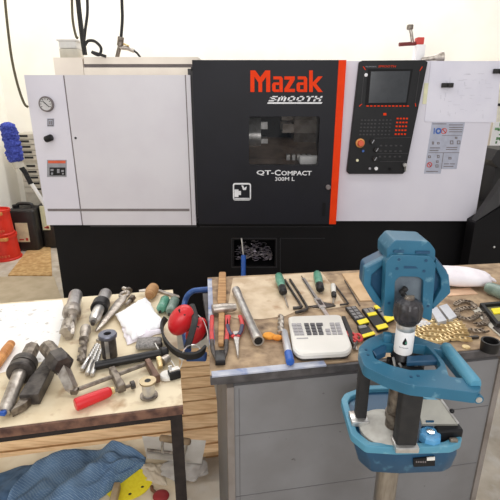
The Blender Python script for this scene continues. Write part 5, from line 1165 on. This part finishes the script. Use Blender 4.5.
# film bag under trowel
def bagfn(q): return q*(1+.22*noise.noise(q*2.5)+.1*noise.noise(q*6))
t = thing('plastic_bag', 'crumpled clear plastic bag under the trowel', 'bag', onZ(183, 470, ZS)); c = onZ(184, 469, ZS+.0165); build('bag', MB(Matrix.Translation(c)).sph((0, 0, 0), (.082, .055, .0125), 40, 24, bagfn), M_plasticbag, t, smooth=40)
t = thing('white_towel', 'crumpled off white rag on the shelf next to the clear bag', 'rag', onZ(155, 470, ZS)); build('rag', cloth([(138, 463), (163, 464), (167, 486), (146, 482)], ZS1, amp=.006, hgt=.012, seed=7), mat('offwhite_rag', (214, 202, 182), .9, c2=(196, 182, 160), scale=14), t, smooth=60)
t = thing('red_bulb', 'dark red rubber bulb at the front of the lower shelf', 'bulb', onZ(160, 495, ZS)); c = onZ(161, 496, ZS1+.012); build('bulb', MB(Matrix.Translation(c)).sph((0, 0, 0), (.028, .026, .0115), 20, 12), mat('dark_red_rubber', (150, 40, 42), .5), t); build('nozzle', MB().tube([c+V((-.02, .012, 0)), c+V((-.036, .026, .0)), c+V((-.04, .04, 0))], .006, 8), mat('brown_rubber', (112, 76, 54), .6), t)
M_, L = axis((118, 489), (110, 520), ZS+.006); tag(build('wood_offcut', MB(M_).rbox((L/2, 0, .017), (L, .022, .03), .003), M_strap), 'pale wooden offcut between denim cloth and sanding disc', 'offcut')

# ================================================================== LIGHT, CAMERA
w = bpy.data.worlds.new('room_light'); SC.world = w; w.use_nodes = True
w.node_tree.nodes['Background'].inputs['Color'].default_value = (1, .995, 1, 1); w.node_tree.nodes['Background'].inputs['Strength'].default_value = .62
def area(name, loc, size, power, rot=(0, 0, 0), col=(1, .985, .985)):
    l = bpy.data.lights.new(name, 'AREA'); l.shape = 'RECTANGLE'; l.size, l.size_y = size; l.energy = power; l.color = col
    o = bpy.data.objects.new(name, l); COL.objects.link(o); o.location = loc; o.rotation_euler = rot; return o
area('overhead_fill', (-.3, 1.7, 3.6), (2.6, .5), 20)  # unseen overhead area light, added for soft light on the tables
area('overhead_fill', (0, 4.4, 4.1), (4.5, .4), 100)  # second unseen overhead light, added to overexpose the back wall
area('front_fill', (.2, -1.4, 2.3), (3.2, 1.6), 58, (math.radians(82), 0, 0))  # area light added behind the camera to brighten front faces
pl = bpy.data.lights.new('chamber_fill', 'POINT'); pl.energy = 1.2; pl.shadow_soft_size = .05  # unseen point light added so the chamber shows dimly through the window
po = bpy.data.objects.new('chamber_fill', pl); COL.objects.link(po); po.location = (.25, 3.1, 1.68)
cam = bpy.data.cameras.new('camera'); cam.sensor_width = 36; cam.sensor_fit = 'HORIZONTAL'; cam.lens = F/500*36; cam.clip_start = .02
co = bpy.data.objects.new('camera', cam); COL.objects.link(co); co.location = (0, 0, H); co.rotation_euler = (math.radians(90)-PITCH, 0, 0)
SC.camera = co
vs = SC.view_settings; vs.view_transform = 'Standard'; vs.look = 'None'; vs.exposure = 0; vs.gamma = 1; vs.use_curve_mapping = False
